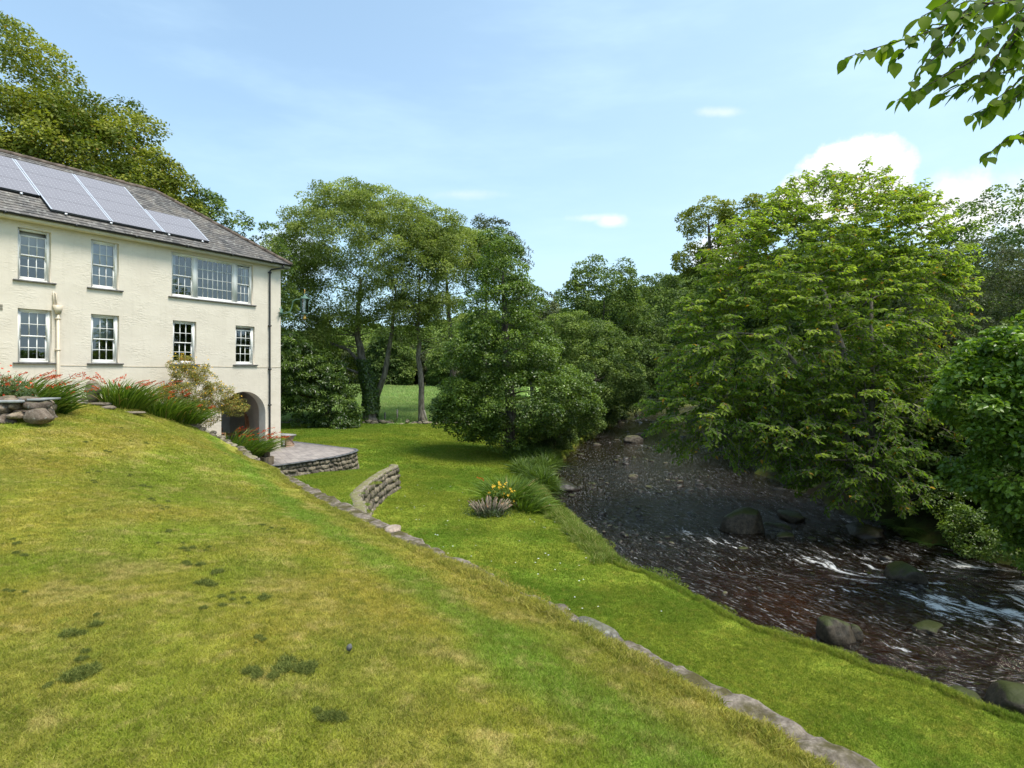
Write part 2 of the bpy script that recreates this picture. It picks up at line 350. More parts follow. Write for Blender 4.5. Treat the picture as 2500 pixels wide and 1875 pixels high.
c = mix(nt, attr(nt, 'field'), cl, cf); c = mix(nt, attr(nt, 'wood'), c, cw); c = mix(nt, attr(nt, 'bed'), c, cb)
principled(nt, out, Base_Color=c, Roughness=.92, Specular_IOR_Level=.1, Normal=bump(nt, mth(nt, 'ADD', noise(nt, p, 40, 4, .7), noise(nt, p, 9, 4)), .8, .03))
tag(grid('lower_lawn_ground', GX, GY, GZ, m, {'amber': .9 * np.exp(-(((GX - 8.0) / 3.0) ** 2 + ((GY - 13.4) / 2.0) ** 2)), 'bed': bedm, 'wood': wood, 'field': field}), kind='structure')

LAWN_U, LAWN_L = mat_lawn('upper_lawn', 'upper'), mat_lawn('lower_lawn', 'lower')
uy = np.r_[np.arange(-5, 8, .15), np.arange(8, 22.01, .25)]
ut = np.r_[0, np.cumsum(np.r_[np.full(60, .12), np.full(40, .25), .25 * 1.08 ** np.arange(26)])]
UY = np.repeat(uy[:, None], len(ut), 1); UX = wallx(UY) - .15 - ut[None]
UZ = upper_z(UX, UY)
tag(grid('upper_lawn', UX[:, ::-1], UY[:, ::-1], UZ[:, ::-1], LAWN_U), kind='structure')
my = np.r_[np.arange(8.9, 22.9, .2), np.arange(22.9, 27.0, .2)]; mt = np.linspace(0, 1, 26)
mr = np.where(my <= 22.8, lowx(my) - .02, -4.58 - (my - 22.8) * .5); ml = np.minimum(wallx(np.minimum(my, 19.5)) - .0, mr - .1)
MX = ml[:, None] + (mr - ml)[:, None] * mt[None]; MY = np.repeat(my[:, None], 26, 1)
tag(grid('middle_lawn', MX, MY, mid_z(MX, MY), LAWN_L), kind='structure')

# ================================================================ RIVER
ry = np.r_[np.arange(2.0, 36, .085), 36 + np.cumsum(.085 * 1.02 ** np.arange(130))]; ry = ry[ry < 112]
rt = np.linspace(0, 1, 150); RY = np.repeat(ry[:, None], 150, 1)
lo, hi = xL(ry) - .35, xR(ry) + .55; RX = lo[:, None] + (hi - lo)[:, None] * rt[None]
cy = ry; cx = (lo + hi) / 2; sl = np.r_[0, np.cumsum(np.hypot(np.diff(cx), np.diff(cy)))]
wd = (hi - lo) * slope_fac(lambda v: (xL(v) + xR(v)) / 2, ry)
S = np.repeat(sl[:, None], 150, 1); T = rt[None] * wd[:, None]
ROCKS = []   # filled below: x, y, radius of stones that break the surface
riff = np.clip(.55 + .75 * fbm(S * .16, T * .28, 4., 3), 0.1, 1.6)
calm = sstep(21, 40, RY) * .8
WZ = 0.6 + (.062 * fbm(S * .75, T * 1.5, 0., 4) + .060 * fbm(S * 2.0, T * 3.2, 9., 3)) * riff * (1 - calm)
foam = np.zeros_like(WZ)
for fx, fy, rs, rtv, a in [(6.2,18.3,1.3,.5,.55),(10.6,14.6,1.7,.45,.9),(9.5,13.7,1.5,.5,.9),(11.6,12.7,1.4,.55,1.0),(12.5,14.6,1.2,.6,1.0),(9.9,16.0,1.3,.4,.8),(12.7,15.8,.9,.5,.9),(8.7,15.3,1.0,.35,.6),
      (7.9,13.2,1.0,.3,.45),(10.9,11.3,1.6,.4,.7),(5.2,12.3,.7,.2,.35),(3.9,16.6,1.0,.3,.3),(9.3,18.6,.9,.35,.45),(12.0,20.5,.9,.4,.5),(6.5,25.5,1.6,.4,.35),(8.5,28,1.5,.4,.35),(9,40,2,.5,.4),(14,62,2,.7,.5),(13,11.0,1.6,.6,.9),(7.6,11.2,.8,.25,.4)]:
    s0 = np.interp(fy, ry, sl); i = np.argmin(abs(ry - fy)); t0 = (fx - lo[i]) / (hi[i] - lo[i]) * wd[i]
    d = ((S - s0) / (rs * 1.35)) ** 2 + ((T - t0) / (rtv * 1.9)) ** 2
    foam = np.maximum(foam, a * .92 * np.exp(-d))
foam_n = foam * np.clip(.66 + 1.25 * fbm(S * 1.1, T * 3.2, 6., 5), 0, 1.5)
WZ += .09 * foam * np.clip(.3 + fbm(S * 1.4, T * 2.4, 2., 3), -.3, 1)
shal = np.exp(-(((RX - 8.0) / 3.2) ** 2 + ((RY - 13.6) / 2.2) ** 2))
m, nt, out = newmat('river_water')
uv = nd(nt, 'ShaderNodeUVMap', uv_map='flow').outputs[0]
p = pos(nt); fo = attr(nt, 'foam')
p = pos(nt); b1 = noise(nt, scalevec(nt, uv, (1.6, 4.2, 1)), 1.0, 4, .62); b2 = noise(nt, scalevec(nt, uv, (6, 13, 1)), 1.0, 4, .6)
h = mth(nt, 'MULTIPLY', mth(nt, 'ADD', mth(nt, 'MULTIPLY', b1, 1.0), mth(nt, 'MULTIPLY', b2, .40)), smooth(nt, nd(nt, 'ShaderNodeSeparateXYZ', {0: p}).outputs[1], 17.0, 42.0, 1.0, .22))
nb = bump(nt, h, 1.0, .16)
gl = nd(nt, 'ShaderNodeBsdfGlossy', {'Color': (1, .94, .85), 'Roughness': .08, 'Normal': nb})
tp = nd(nt, 'ShaderNodeBsdfTransparent', {'Color': mix(nt, attr(nt, 'shallow'), (.50, .38, .28), (.92, .68, .45))})
df = nd(nt, 'ShaderNodeBsdfDiffuse', {'Color': (.012, .008, .005), 'Normal': nb})
body = nd(nt, 'ShaderNodeMixShader', {0: .35, 1: tp.outputs[0], 2: df.outputs[0]})
fr = nd(nt, 'ShaderNodeFresnel', {'IOR': 1.33, 'Normal': nb})
wat = nd(nt, 'ShaderNodeMixShader', {0: fr.outputs[0], 1: body.outputs[0], 2: gl.outputs[0]})
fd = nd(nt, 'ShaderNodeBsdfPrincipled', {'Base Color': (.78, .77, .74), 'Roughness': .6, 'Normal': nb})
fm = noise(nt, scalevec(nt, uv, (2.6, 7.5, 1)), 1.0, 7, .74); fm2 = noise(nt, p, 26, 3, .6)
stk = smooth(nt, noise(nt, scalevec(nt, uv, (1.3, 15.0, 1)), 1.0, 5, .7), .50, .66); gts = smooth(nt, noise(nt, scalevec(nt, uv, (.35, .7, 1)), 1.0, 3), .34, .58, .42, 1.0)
flk = mth(nt, 'MULTIPLY', mth(nt, 'MULTIPLY', stk, gts), smooth(nt, noise(nt, scalevec(nt, uv, (7, 22, 1)), 1.0, 3), .46, .62, 0, .36))  # pale flecks: sky glints painted onto the ripples, along with some aerated foam
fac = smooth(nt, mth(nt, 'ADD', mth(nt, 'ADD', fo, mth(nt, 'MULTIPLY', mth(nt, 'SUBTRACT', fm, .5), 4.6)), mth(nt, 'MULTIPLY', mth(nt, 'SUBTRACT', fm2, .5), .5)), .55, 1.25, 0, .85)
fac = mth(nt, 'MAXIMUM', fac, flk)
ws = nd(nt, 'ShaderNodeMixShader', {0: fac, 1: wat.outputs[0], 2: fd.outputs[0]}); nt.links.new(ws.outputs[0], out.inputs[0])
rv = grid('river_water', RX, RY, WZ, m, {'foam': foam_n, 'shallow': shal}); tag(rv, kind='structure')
u = rv.data.uv_layers.new(name='flow'); li = np.empty(len(rv.data.loops), np.int32); rv.data.loops.foreach_get('vertex_index', li)
u.data.foreach_set('uv', np.stack([S.ravel()[li], T.ravel()[li]], -1).astype(np.float32).ravel())

# ---- stones and boulders
_ico = {}
def ico(sub):
    if sub not in _ico:
        import bmesh
        bm = bmesh.new(); bmesh.ops.create_icosphere(bm, subdivisions=sub, radius=1)
        _ico[sub] = (np.array([v.co for v in bm.verts]), np.array([[v.index for v in f.verts] for f in bm.faces])); bm.free()
    return _ico[sub]
def rock_mb(b, c, r, seed, sub=3, rough=.22, tint=.5, flat=0.0, rz=0.0):
    v, f = ico(sub); v = v.copy(); s = seed * 7.3
    v *= (1 + rough * fbm(v[:, 0] * 1.1 + s, v[:, 1] * 1.1 - s, v[:, 2] * 1.1 + 2 * s, 4))[:, None]
    rng = np.random.default_rng(seed)
    for _ in range(7):                                  # broken facets
        n = rng.normal(size=3); n /= np.linalg.norm(n); d = rng.uniform(.62, .9); k = v @ n; v -= np.outer(np.maximum(k - d, 0), n) * .85
    v[:, 2] = np.where(v[:, 2] > .6, v[:, 2] - flat * (v[:, 2] - .6), v[:, 2])
    v = v * np.array(r); ca, sa = math.cos(rz), math.sin(rz)
    v = np.c_[v[:, 0] * ca - v[:, 1] * sa, v[:, 0] * sa + v[:, 1] * ca, v[:, 2]]
    return b.add(v + np.array(c), f, tint)
BOULD = mat_stone('river_boulder', (.022, .017, .010), (.075, .058, .038), moss=(.022, .027, .004), mossy=.9, rough=.6, tintmix=False, spec=.3, mt=1.12, lich=.06)
BOULDL = mat_stone('pale_boulder', (.060, .050, .038), (.14, .12, .095), mossy=.4, tintmix=False, lich=.2)
WETST = mat_stone('wet_stone', (.012, .009, .007), (.045, .034, .024), moss=(.022, .028, .004), mossy=.4, rough=.4, tintmix=False, spec=.4, lich=.03)
for i, (x, y, z, r, sd, lab, mt_) in enumerate([
    (7.8, 19.3, .72, (.68, .6, .78), 3, 'tall rounded mossy boulder standing midstream below the overhanging elm', BOULD),
    (10.2, 20.8, .60, (.62, .5, .30), 5, 'low moss covered boulder in shade just behind the tall midstream boulder', BOULD),
    (11.7, 18.9, .56, (.85, .6, .38), 8, 'broad dark flat boulder under the lowest elm branches', WETST),
    (10.2, 14.8, .62, (.56, .5, .50), 11, 'brown and green boulder among the white rapids near the far bank', BOULD),
    (6.5, 11.5, .66, (.38, .36, .50), 14, 'blocky mossy boulder close to the near lawn edge with a small rock beside it', BOULD),
    (6.95, 11.55, .60, (.16, .16, .26), 17, 'small wedge rock leaning against the blocky mossy boulder', BOULD),
    (8.75, 12.0, .56, (.33, .28, .15), 19, 'flat green mossy stone barely above the water in front of the rapids', BOULD),
    (7.75, 8.65, .85, (.46, .50, .40), 23, 'brown mossy boulder at the lower right corner on the river bank', BOULD),
    (7.15, 9.05, .72, (.34, .34, .24), 27, 'greener low boulder next to the brown corner boulder on the bank', BOULD),
    (2.1, 26.0, .66, (1.05, .7, .42), 31, 'wide dark rock shelf jutting from the lawn bank beside the grass clump', WETST),
    (9.3, 43.0, .72, (.85, .6, .45), 35, 'pale flat topped boulder far upstream in the middle of the river', BOULDL),
    (9.2, 19.8, .56, (.45, .3, .2), 37, 'low mossy stone trailing to the right of the tall midstream boulder', BOULD),
    (8.95, 18.6, .55, (.34, .3, .17), 41, 'flat stone in the current just below the tall midstream boulder', BOULD),
    (10.6, 46.5, .70, (.5, .4, .3), 43, 'small pale rock behind the pale flat topped boulder upstream', BOULDL)]):
    b = MB(); rock_mb(b, (0, 0, 0), r, sd, 4, flat=.35, rz=sd); o = b.build('boulder', mt_, smooth=True, loc=(x, y, z)); tag(o, lab, 'boulder', 'boulders in the river')
rng = np.random.default_rng(77)
protos = []
for k in range(7):
    b = MB(); rock_mb(b, (0, 0, 0), (1, .7, .5), 100 + k, 2, .45); protos.append(b.build('river_stone', [WETST, BOULD, WETST, BOULD, WETST, WETST, BOULDL][k], smooth=True))
k = 0
for cx_, cy_, sx_, sy_, n, rmax in [(3.7,18.0,1.0,2.2,40,.17),(4.6,21.5,1.3,2.2,22,.20),(7.5,26.5,2.2,1.4,30,.30),(8.3,14.3,1.2,.7,12,.12),(6.5,33,2.2,4,24,.32),(9.5,48,2.2,5,16,.4),(14,64,2.0,4,8,.5),(4.2,25.5,1.4,1.5,14,.22),(10.5,17.2,1.4,1.2,10,.22)]:
    for _ in range(n):
        x, y = rng.normal(cx_, sx_), rng.normal(cy_, sy_)
        if x < xL(y) + .1 or x > xR(y) - .3: continue
        o = protos[k] if k < 7 else protos[k % 7].copy()
        if k >= 7: COL.objects.link(o)
        r = rng.uniform(.35, 1) * rmax; o.location = (x, y, .6 + r * rng.uniform(-.30, .05)); o.scale = (r, r, r * rng.uniform(.7, 1.1)); o.rotation_euler.z = rng.uniform(0, 6.28)
        tag(o, 'small stone breaking the surface of the shallow river', 'stone', 'small stones in the river'); k += 1

# ================================================================ STONE WALLS
def laid_stones(b, path, zb, zt, rows, ln, seed, bulge=.05, batter=0.0, side=1):
    """rubble masonry along a plan path; zb/zt = bottom and top heights at each path point; the face looks to the path's right (side=1)."""
    rng = np.random.default_rng(seed); path = np.asarray(path, float)
    d = np.r_[0, np.cumsum(np.hypot(*np.diff(path, axis=0).T))]; L = d[-1]
    def P(s, t, o):
        s = np.clip(s, 0, L); x, y = np.interp(s, d, path[:, 0]), np.interp(s, d, path[:, 1])
        e = .05; tx = np.interp(min(s + e, L), d, path[:, 0]) - np.interp(max(s - e, 0), d, path[:, 0]); ty = np.interp(min(s + e, L), d, path[:, 1]) - np.interp(max(s - e, 0), d, path[:, 1])
        q = math.hypot(tx, ty) or 1; nx, ny = ty / q * side, -tx / q * side
        z0, z1 = np.interp(s, d, zb), np.interp(s, d, zt); o = o + batter * (1 - t)
        return np.array((x + nx * o, y + ny * o, z0 + (z1 - z0) * t))
    n = max(2, int(L / .25)); ss = np.linspace(0, L, n)            # mortar backing
    v = [P(s_, t_, -.015) for s_ in ss for t_ in (0, 1)]; f = [(2*i, 2*i+2, 2*i+3, 2*i+1) for i in range(n - 1)]; b.add(v, f, .12)
    for r in range(rows):
        s = -rng.uniform(0, ln); t0 = r / rows; t1 = (r + 1) / rows
        while s < L:
            l = ln * rng.uniform(.5, 1.6); a, e_ = max(s, 0) + .012, min(s + l, L) - .012
            if e_ - a > .04:
                j = lambda k: rng.normal(0, k)
                q = [(a + j(.02), t0 + .03 + j(.035)), (e_ + j(.02), t0 + .03 + j(.035)), (e_ + j(.025), t1 - .03 + j(.035)), (a + j(.025), t1 - .03 + j(.035))]
                q = [(s_, min(max(t_, 0), 1)) for s_, t_ in q]; cs, ct = np.mean([x[0] for x in q]), np.mean([x[1] for x in q])
                bl = bulge * rng.uniform(.5, 1.3)
                ring = []
                for i in range(4):
                    x0, x1 = q[i], q[(i + 1) % 4]; ring += [(x0[0] * .9 + cs * .1, x0[1] * .9 + ct * .1), ((x0[0] + x1[0]) / 2 + j(.015), (x0[1] + x1[1]) / 2)]
                v = [P(s_, t_, -.02) for s_, t_ in ring] + [P(cs + (s_ - cs) * .9, ct + (t_ - ct) * .88, bl * .7) for s_, t_ in ring] + [P(cs + (s_ - cs) * .5, ct + (t_ - ct) * .5, bl + j(.008)) for s_, t_ in ring] + [P(cs, ct, bl)]
                f = [(i, (i + 1) % 8, 8 + (i + 1) % 8, 8 + i) for i in range(8)] + [(8 + i, 8 + (i + 1) % 8, 16 + (i + 1) % 8, 16 + i) for i in range(8)]
                tt = rng.uniform(0, 1); b.add(v, f, tt); m0 = b.n - 25
                b.f.append(np.array([(m0 + 16 + i, m0 + 16 + (i + 1) % 8, m0 + 24) for i in range(8)]))
            s += l
STONE = mat_stone('rubble_stone', (.13, .115, .09), (.27, .24, .19), mossy=.35)
COPE = mat_stone('coping_stone', (.11, .088, .068), (.30, .25, .20), moss=(.040, .034, .009), mossy=.92, mscale=4.2, mt=1.46, lich=.25, tintmix=False)
def coping(b, path, z, wdt, hgt, seed, step=.04):
    path = np.asarray(path, float); d = np.r_[0, np.cumsum(np.hypot(*np.diff(path, axis=0).T))]; s = np.arange(0, d[-1], step)
    x, y, zz = np.interp(s, d, path[:, 0]), np.interp(s, d, path[:, 1]), np.interp(s, d, z)
    tx, ty = np.gradient(x), np.gradient(y); q = np.hypot(tx, ty); nx, ny = ty / q, -tx / q
    K = 11; th = np.linspace(0, 1, K)
    prof = np.interp(th, [0, .12, .25, .75, .88, 1], [-.5, -.52, -.40, .40, .52, .5]); hh = np.interp(th, [0, .12, .25, .5, .75, .88, 1], [-.35, -.05, .85, 1, .9, .0, -1.0])
    o = prof[None] * wdt * (1 + .22 * fbm(s * 1.5, seed, 0, 3))[:, None]; hz_ = hh[None] * hgt
    X = x[:, None] + nx[:, None] * o; Y = y[:, None] + ny[:, None] * o; Zc = zz[:, None] + hz_
    nn = fbm(X * 5, Y * 5, seed, 4); joint = np.clip(1 - abs(((s * 1.9 + 1.3 * vn(s * .6, 0, seed)) % 1) - .5) * 14, 0, 1)
    X += nx[:, None] * .02 * nn; Zc += .026 * nn * (hh[None] > -.2) - (joint * .040)[:, None] * (hh[None] > .3)
    n = len(s); i = np.arange(n - 1)[:, None] * K; j = np.arange(K - 1)[None]
    b.add(np.stack([X, Y, Zc], -1).reshape(-1, 3), np.stack([i + j, i + K + j, i + K + j + 1, i + j + 1], -1).reshape(-1, 4), .5)
wt = empty('retaining_wall', (-3.4, 11.0, 2.0), 'long low grey stone retaining wall running diagonally between the upper and lower lawns', 'garden wall')
wp = WALL[:, :2]; woff = np.array(wt.location)
b = MB(); laid_stones(b, wp[:7] + np.array((.10, .06)), ground_z(wp[:7, 0] + .3, wp[:7, 1]) - .3, E - WALL[:7, 2] - .03, 6, .38, 5)
b.v = [v - woff for v in b.v]; b.build('wall_face', STONE, wt, smooth=True)
b = MB(); coping(b, wp[:7] - np.array((.045, .028)), E - WALL[:7, 2] + .018, .29, .05, 1.7); b.v = [v - woff for v in b.v]; b.build('coping', COPE, wt, smooth=True)
b = MB(); laid_stones(b, wp[5:] + np.array((.05, -.02)), np.full(5, 2.3), E - WALL[5:, 2], 4, .35, 8, bulge=.09)
rr = np.random.default_rng(4)
for i in range(26):
    t = i / 25; q = np.array([np.interp(t * 4, range(5), WALL[5:, k]) for k in range(3)])
    rock_mb(b, (q[0] + rr.normal(0, .06), q[1] + rr.normal(0, .06), E - q[2] + .0), (rr.uniform(.13, .26), rr.uniform(.12, .2), .09), 200 + i, 2, tint=rr.uniform(0, 1), rz=rr.uniform(0, 3))
b.v = [v - woff for v in b.v]; b.build('stepped_end', STONE, wt, smooth=True)
for (sx_, sy_, r, sd, nm, mt_) in [(1457, 1566, (.235, .15, .085), 61, 'flat_stone', mat_stone('flat_stone', (.11, .10, .082), (.22, .20, .165), mossy=.2, tintmix=False)), (958, 1304, (.17, .14, .06), 63, 'pale_stone', mat_stone('pale_stone', (.30, .23, .18), (.44, .35, .28), mossy=.05, tintmix=False)), (1365, 1508, (.12, .1, .07), 64, 'grey_stone', COPE)]:
    y_ = np.interp(sx_, [900, 958, 1365, 1457, 2080], [10.0, 8.9, 5.0, 4.52, 2.86]); k_ = (sx_ - 1250) / 1389
    ts = np.linspace(-1, 20, 4000); xx = wallx(ts); i = np.argmin(abs(xx - k_ * ts) + (ts < 1) * 9); y_ = ts[i]; x_ = xx[i]
    b = MB(); rock_mb(b, (x_ - woff[0], y_ - woff[1], E - wallh(y_) - woff[2] + .055), r, sd, 3, .14, flat=.7, rz=2.12); b.build(nm, mt_, wt, smooth=True)
lw = empty('curved_wall', (-4.4, 17.0, 2.0), 'short curved rubble wall standing on the lower lawn in front of the terrace', 'garden wall'); woff = np.array(lw.location)
lp = np.r_[LOW[:, :2], [[-4.78, 22.95]]]; lz = np.r_[E - LOW[:, 2], E - 3.8]
b = MB(); laid_stones(b, lp, np.minimum(ground_z(lp[:, 0] + .3, lp[:, 1]) - .12, lz - .1), lz - .03, 4, .30, 21, bulge=.06, batter=.10)
b.v = [v - woff for v in b.v]; b.build('wall_face', STONE, lw, smooth=True)
b = MB(); coping(b, lp + np.array((-.1, 0)), lz - .02, .30, .05, 4.2); b.v = [v - woff for v in b.v]
b.build('coping', mat_stone('dry_coping', (.17, .14, .10), (.36, .31, .24), moss=(.09, .09, .02), mossy=.6, tintmix=False), lw, smooth=True)

# terrace
TER = [(-9.6,21.7),(-8.5,23.1),(-7.6,24.4),(-7.22,25.6),(-7.2,26.3),(-7.45,26.85),(-8.2,27.3),(-11.0,29.3),(-13.0,30.6),(-15.0,28.0),(-13.0,24.4),(-12.0,22.6)]
tz = 2.32; te = empty('terrace', (-9.5, 25, 1.5), 'raised slate paved terrace with a rubble stone edge at the house corner', 'terrace'); woff = np.array(te.location)
m, nt, out = newmat('slate_paving'); p = pos(nt)
br = nd(nt, 'ShaderNodeTexBrick', {'Vector': nd(nt, 'ShaderNodeVectorRotate', {'Vector': p, 'Angle': 1.05}, rotation_type='Z_AXIS').outputs[0], 'Color1': (.19, .165, .155), 'Color2': (.27, .235, .215), 'Mortar': (.13, .11, .095), 'Scale': 1.0, 'Brick Width': .46, 'Row Height': .27, 'Mortar Size': .009})
c = mix(nt, smooth(nt, noise(nt, p, 3, 6, .65), .35, .7, 0, .6), br.outputs[0], (.36, .315, .28)); c = mix(nt, smooth(nt, noise(nt, p, 14, 4), .55, .7, 0, .5), c, (.17, .155, .15))
principled(nt, out, Base_Color=c, Roughness=.7, Specular_IOR_Level=.3, Normal=bump(nt, mth(nt, 'ADD', br.outputs[1], noise(nt, p, 20, 4)), .4, .015)); PAVE = m
b = MB(); b.prism([(x - woff[0], y - woff[1]) for x, y in TER], tz - .06 - woff[2], tz - woff[2]); b.build('paving', PAVE, te)
SLATE_D = mat_plain('slate_edge', (.11, .11, .115), .6, .4, .35, 6)
b = MB(); rr = np.random.default_rng(9); tp_ = np.array(TER[:9]); dd = np.r_[0, np.cumsum(np.hypot(*np.diff(tp_, axis=0).T))]; s = 0
while s < dd[-1]:
    l = rr.uniform(.3, .6); q = [np.array((np.interp(k, dd, tp_[:, 0]), np.interp(k, dd, tp_[:, 1]))) for k in (s + .005, min(s + l - .005, dd[-1]))]
    if np.hypot(*(q[1] - q[0])) > .05:
        dv = (q[1] - q[0]) / np.hypot(*(q[1] - q[0])); nv = np.array((dv[1], -dv[0])); h_ = rr.uniform(.025, .055)
        b.bar((*(q[0] + nv * .03 - woff[:2]), tz - h_ / 2 + .004 - woff[2]), (*(q[1] + nv * .03 - woff[:2]), tz - h_ / 2 + .004 - woff[2]), .16, h_, tint=rr.uniform())
    s += l
b.build('slate_edging', SLATE_D, te)
b = MB(); laid_stones(b, TER[:9], ground_z(tp_[:, 0] + .2, tp_[:, 1]) - .15, np.full(9, tz - .05), 5, .27, 33, bulge=.055, batter=.13)
b.v = [v - woff for v in b.v]; b.build('stone_face', STONE, te, smooth=True)

# patch of paving at the upper door and the boulder wall at the left
b = MB(); px_ = np.linspace(0, 1, 8)
A_, B_ = np.array((-14.3, 17.3)), np.array((-13.0, 18.6))
X = np.array([[A_[0] + (B_[0] - A_[0]) * s - 2.2 * t, A_[1] + (B_[1] - A_[1]) * s + 1.6 * t] for t in px_ for s in px_]).reshape(8, 8, 2)
tag(grid('upper_path', X[..., 0], X[..., 1], upper_z(X[..., 0], X[..., 1]) + .035, PAVE), kind='structure')
rw = empty('boulder_wall', (-12.6, 13.2, 4.7), 'dry stone wall of big rounded boulders with slate capping at the left edge', 'stone wall'); woff = np.array(rw.location)
GB = mat_stone('garden_boulder', (.14, .112, .088), (.29, .24, .195), mossy=.2, tintmix=True)
b = MB(); k = 0
for sx_, sy_, w_, h_, Z_ in [(95,1017,61,44,13.3),(45,1014,36,22,13.35),(88,991,60,30,13.5),(12,997,46,34,13.4),(42,992,25,20,13.45),(15,1028,56,40,13.3),(112,1008,26,46,13.9),(108,985,26,26,14.0),(78,977,40,20,13.6),(30,977,52,16,13.5),(-20,1010,44,50,13.2),(-20,980,44,26,13.4),(-60,1012,50,44,13.1),(-60,980,50,26,13.3),(120,1022,26,34,14.6),(119,996,26,26,14.8),(64,974,40,16,13.7),(110,1000,30,30,14.2),(2,976,40,16,13.4),(-105,1012,50,44,13.0),(-105,978,50,24,13.2)]:
    c_ = at(sx_, sy_, Z_); r_ = np.array((w_ / 2, 0, h_ / 2)) / 1389 * Z_ * .94; r_[1] = .26; k += 1
    rock_mb(b, c_ - woff, r_, 300 + k, 3, .24, tint=(k * .37) % 1)
fillp = [at(130, 1040, 14.3), at(-140, 1040, 13.3)]
b.box((-3.2, .45, -1.0), (.50, 1.6, .30), .1); b.build('boulders', GB, rw, smooth=True)
b = MB()
for sx0, sx1, sy_, Z_, t_ in [(-140, 54, 981, 13.3, .06), (56, 104, 976, 13.5, .05)]:
    p0, p1 = at(sx0, sy_, Z_) - woff, at(sx1, sy_ - (2 if sx0 > 0 else 0), Z_) - woff
    b.box((p0[0], -.12 + Z_ - 13.2, p0[2] - .02), (p1[0], .55 + Z_ - 13.2, p0[2] + t_ - .02), .3)
b.build('slate_capping', mat_plain('pale_slate', (.26, .27, .27), .6, .35, .2, 5), rw)
b = MB(); rock_mb(b, at(20, 973, 13.6) - woff, (.19, .16, .085), 399, 3, .1); b.build('cap_stone', GB, rw, smooth=True)
# ================================================================ HOUSE  (local x runs along the front towards the far corner, y goes inside)
HA = math.atan2(.8616, .5075); HC = np.array((-10.9, 26.8, 2.32)); HL = 16.0; HD = 7.4
house = empty('country_house', HC, 'cream rendered two storey house with slate hipped roof and solar panels above the terrace', 'house', rz=HA)
_M = np.array(Matrix.Rotation(HA, 3, 'Z')); CAML = _M.T @ (np.array((0, 0, E)) - HC)
def ray_l(sx_, sy_): return _M.T @ np.array(((sx_ - 1250) / 1389, 1.0, (905 - sy_) / 1389))
def on_front(sx_, sy_, y=0.0): d = ray_l(sx_, sy_); t = (y - CAML[1]) / d[1]; return CAML + d * t
ZE, TP = 8.66, .752
def on_roof(sx_, sy_, up=.12):
    d = ray_l(sx_, sy_); n = np.array((0, -TP, 1.0)) / math.hypot(1, TP); p0 = np.array((0, -.35, ZE)) + n * up
    t = ((p0 - CAML) @ n) / (d @ n); return CAML + d * t
# ---- render
m, nt, out = newmat('cream_render'); p = obco(nt)
n1 = noise(nt, scalevec(nt, p, (1, 1, 1.5)), 1.1, 5, .6); tr_ = noise(nt, scalevec(nt, p, (1.0, 1.0, 3.2)), 3.2, 4, .55, 0)
ridge = mth(nt, 'POWER', mth(nt, 'SUBTRACT', 1.0, mth(nt, 'ABSOLUTE', mth(nt, 'MULTIPLY_ADD', tr_, 2, -1))), 10)
gate = smooth(nt, noise(nt, p, 1.7, 3), .40, .75)
hgt = mth(nt, 'ADD', mth(nt, 'MULTIPLY', ridge, mth(nt, 'MULTIPLY', gate, .8)), mth(nt, 'ADD', mth(nt, 'MULTIPLY', noise(nt, p, 9, 4), .35), mth(nt, 'MULTIPLY', n1, .5)))
c = mix(nt, smooth(nt, n1, .35, .65), (.640, .572, .472), (.685, .615, .510))
zc = nd(nt, 'ShaderNodeSeparateXYZ', {0: p}).outputs[2]
strk = noise(nt, scalevec(nt, p, (3, 3, .25)), 2.5, 4)
c = mix(nt, mth(nt, 'MULTIPLY', smooth(nt, strk, .50, .75), .16), c, (.44, .385, .30))
principled(nt, out, Base_Color=c, Roughness=.85, Specular_IOR_Level=.15, Normal=bump(nt, hgt, .40, .03)); REND = m
WHITE = mat_plain('white_paint', (.76, .75, .71), .4, .4, .05, 5, bmp=.03)
SILL = mat_plain('slate_sill', (.16, .15, .14), .6, .35, .3, 9)
BLACK = mat_plain('black_plastic', (.012, .013, .014), .35, .5, .2, 6)
CREAMP = mat_plain('cream_pipe_paint', (.62, .53, .40), .5, .3, .06, 6)
# ---- openings: x0,x1,z0,z1 (x negative = nearer)
s_ = .36166
OPEN = [(-9.86, -8.97, 6.62, 8.31, 'sash', .13), (-7.80, -6.91, 6.62, 8.33, 'sash', 0), (-5.02, -1.44, 6.62, 8.40, 'triple', 0),
        (-9.86, -8.95, 3.95, 5.70, 'sash', 0), (-7.80, -6.90, 3.95, 5.69, 'sash', 0), (-4.97, -4.03, 3.95, 5.68, 'sash', 0), (-2.29, -1.37, 3.95, 5.66, 'sash', .10),
        (-12.9, -12.0, 3.95, 5.70, 'sash', 0), (-12.9, -12.0, 6.62, 8.31, 'sash', 0)]
AX0, AX1 = -2.95, on_front(400 + 1097 / 4.424, 1096)[0]
AZT = on_front(400 + 835 / 4.424, 850 + 470 / 4.424)[2]; AR = (AX1 - AX0) / 2; ACX = (AX0 + AX1) / 2; AZS = AZT - AR * .95
ARCH = [(ACX + AR * math.cos(a), AZS + (AZT - AZS) * math.sin(a)) for a in np.linspace(0, math.pi, 25)]
EAVZ = 8.52
b = MB(); AB = (AX0 - .15, AX1 + .1, -.6, AZT + .1)
xs = sorted({-HL, 0.0, AB[0], AB[1]} | {o[i] for o in OPEN for i in (0, 1)}); zs = sorted({-.6, EAVZ, AB[3]} | {o[i] for o in OPEN for i in (2, 3)})
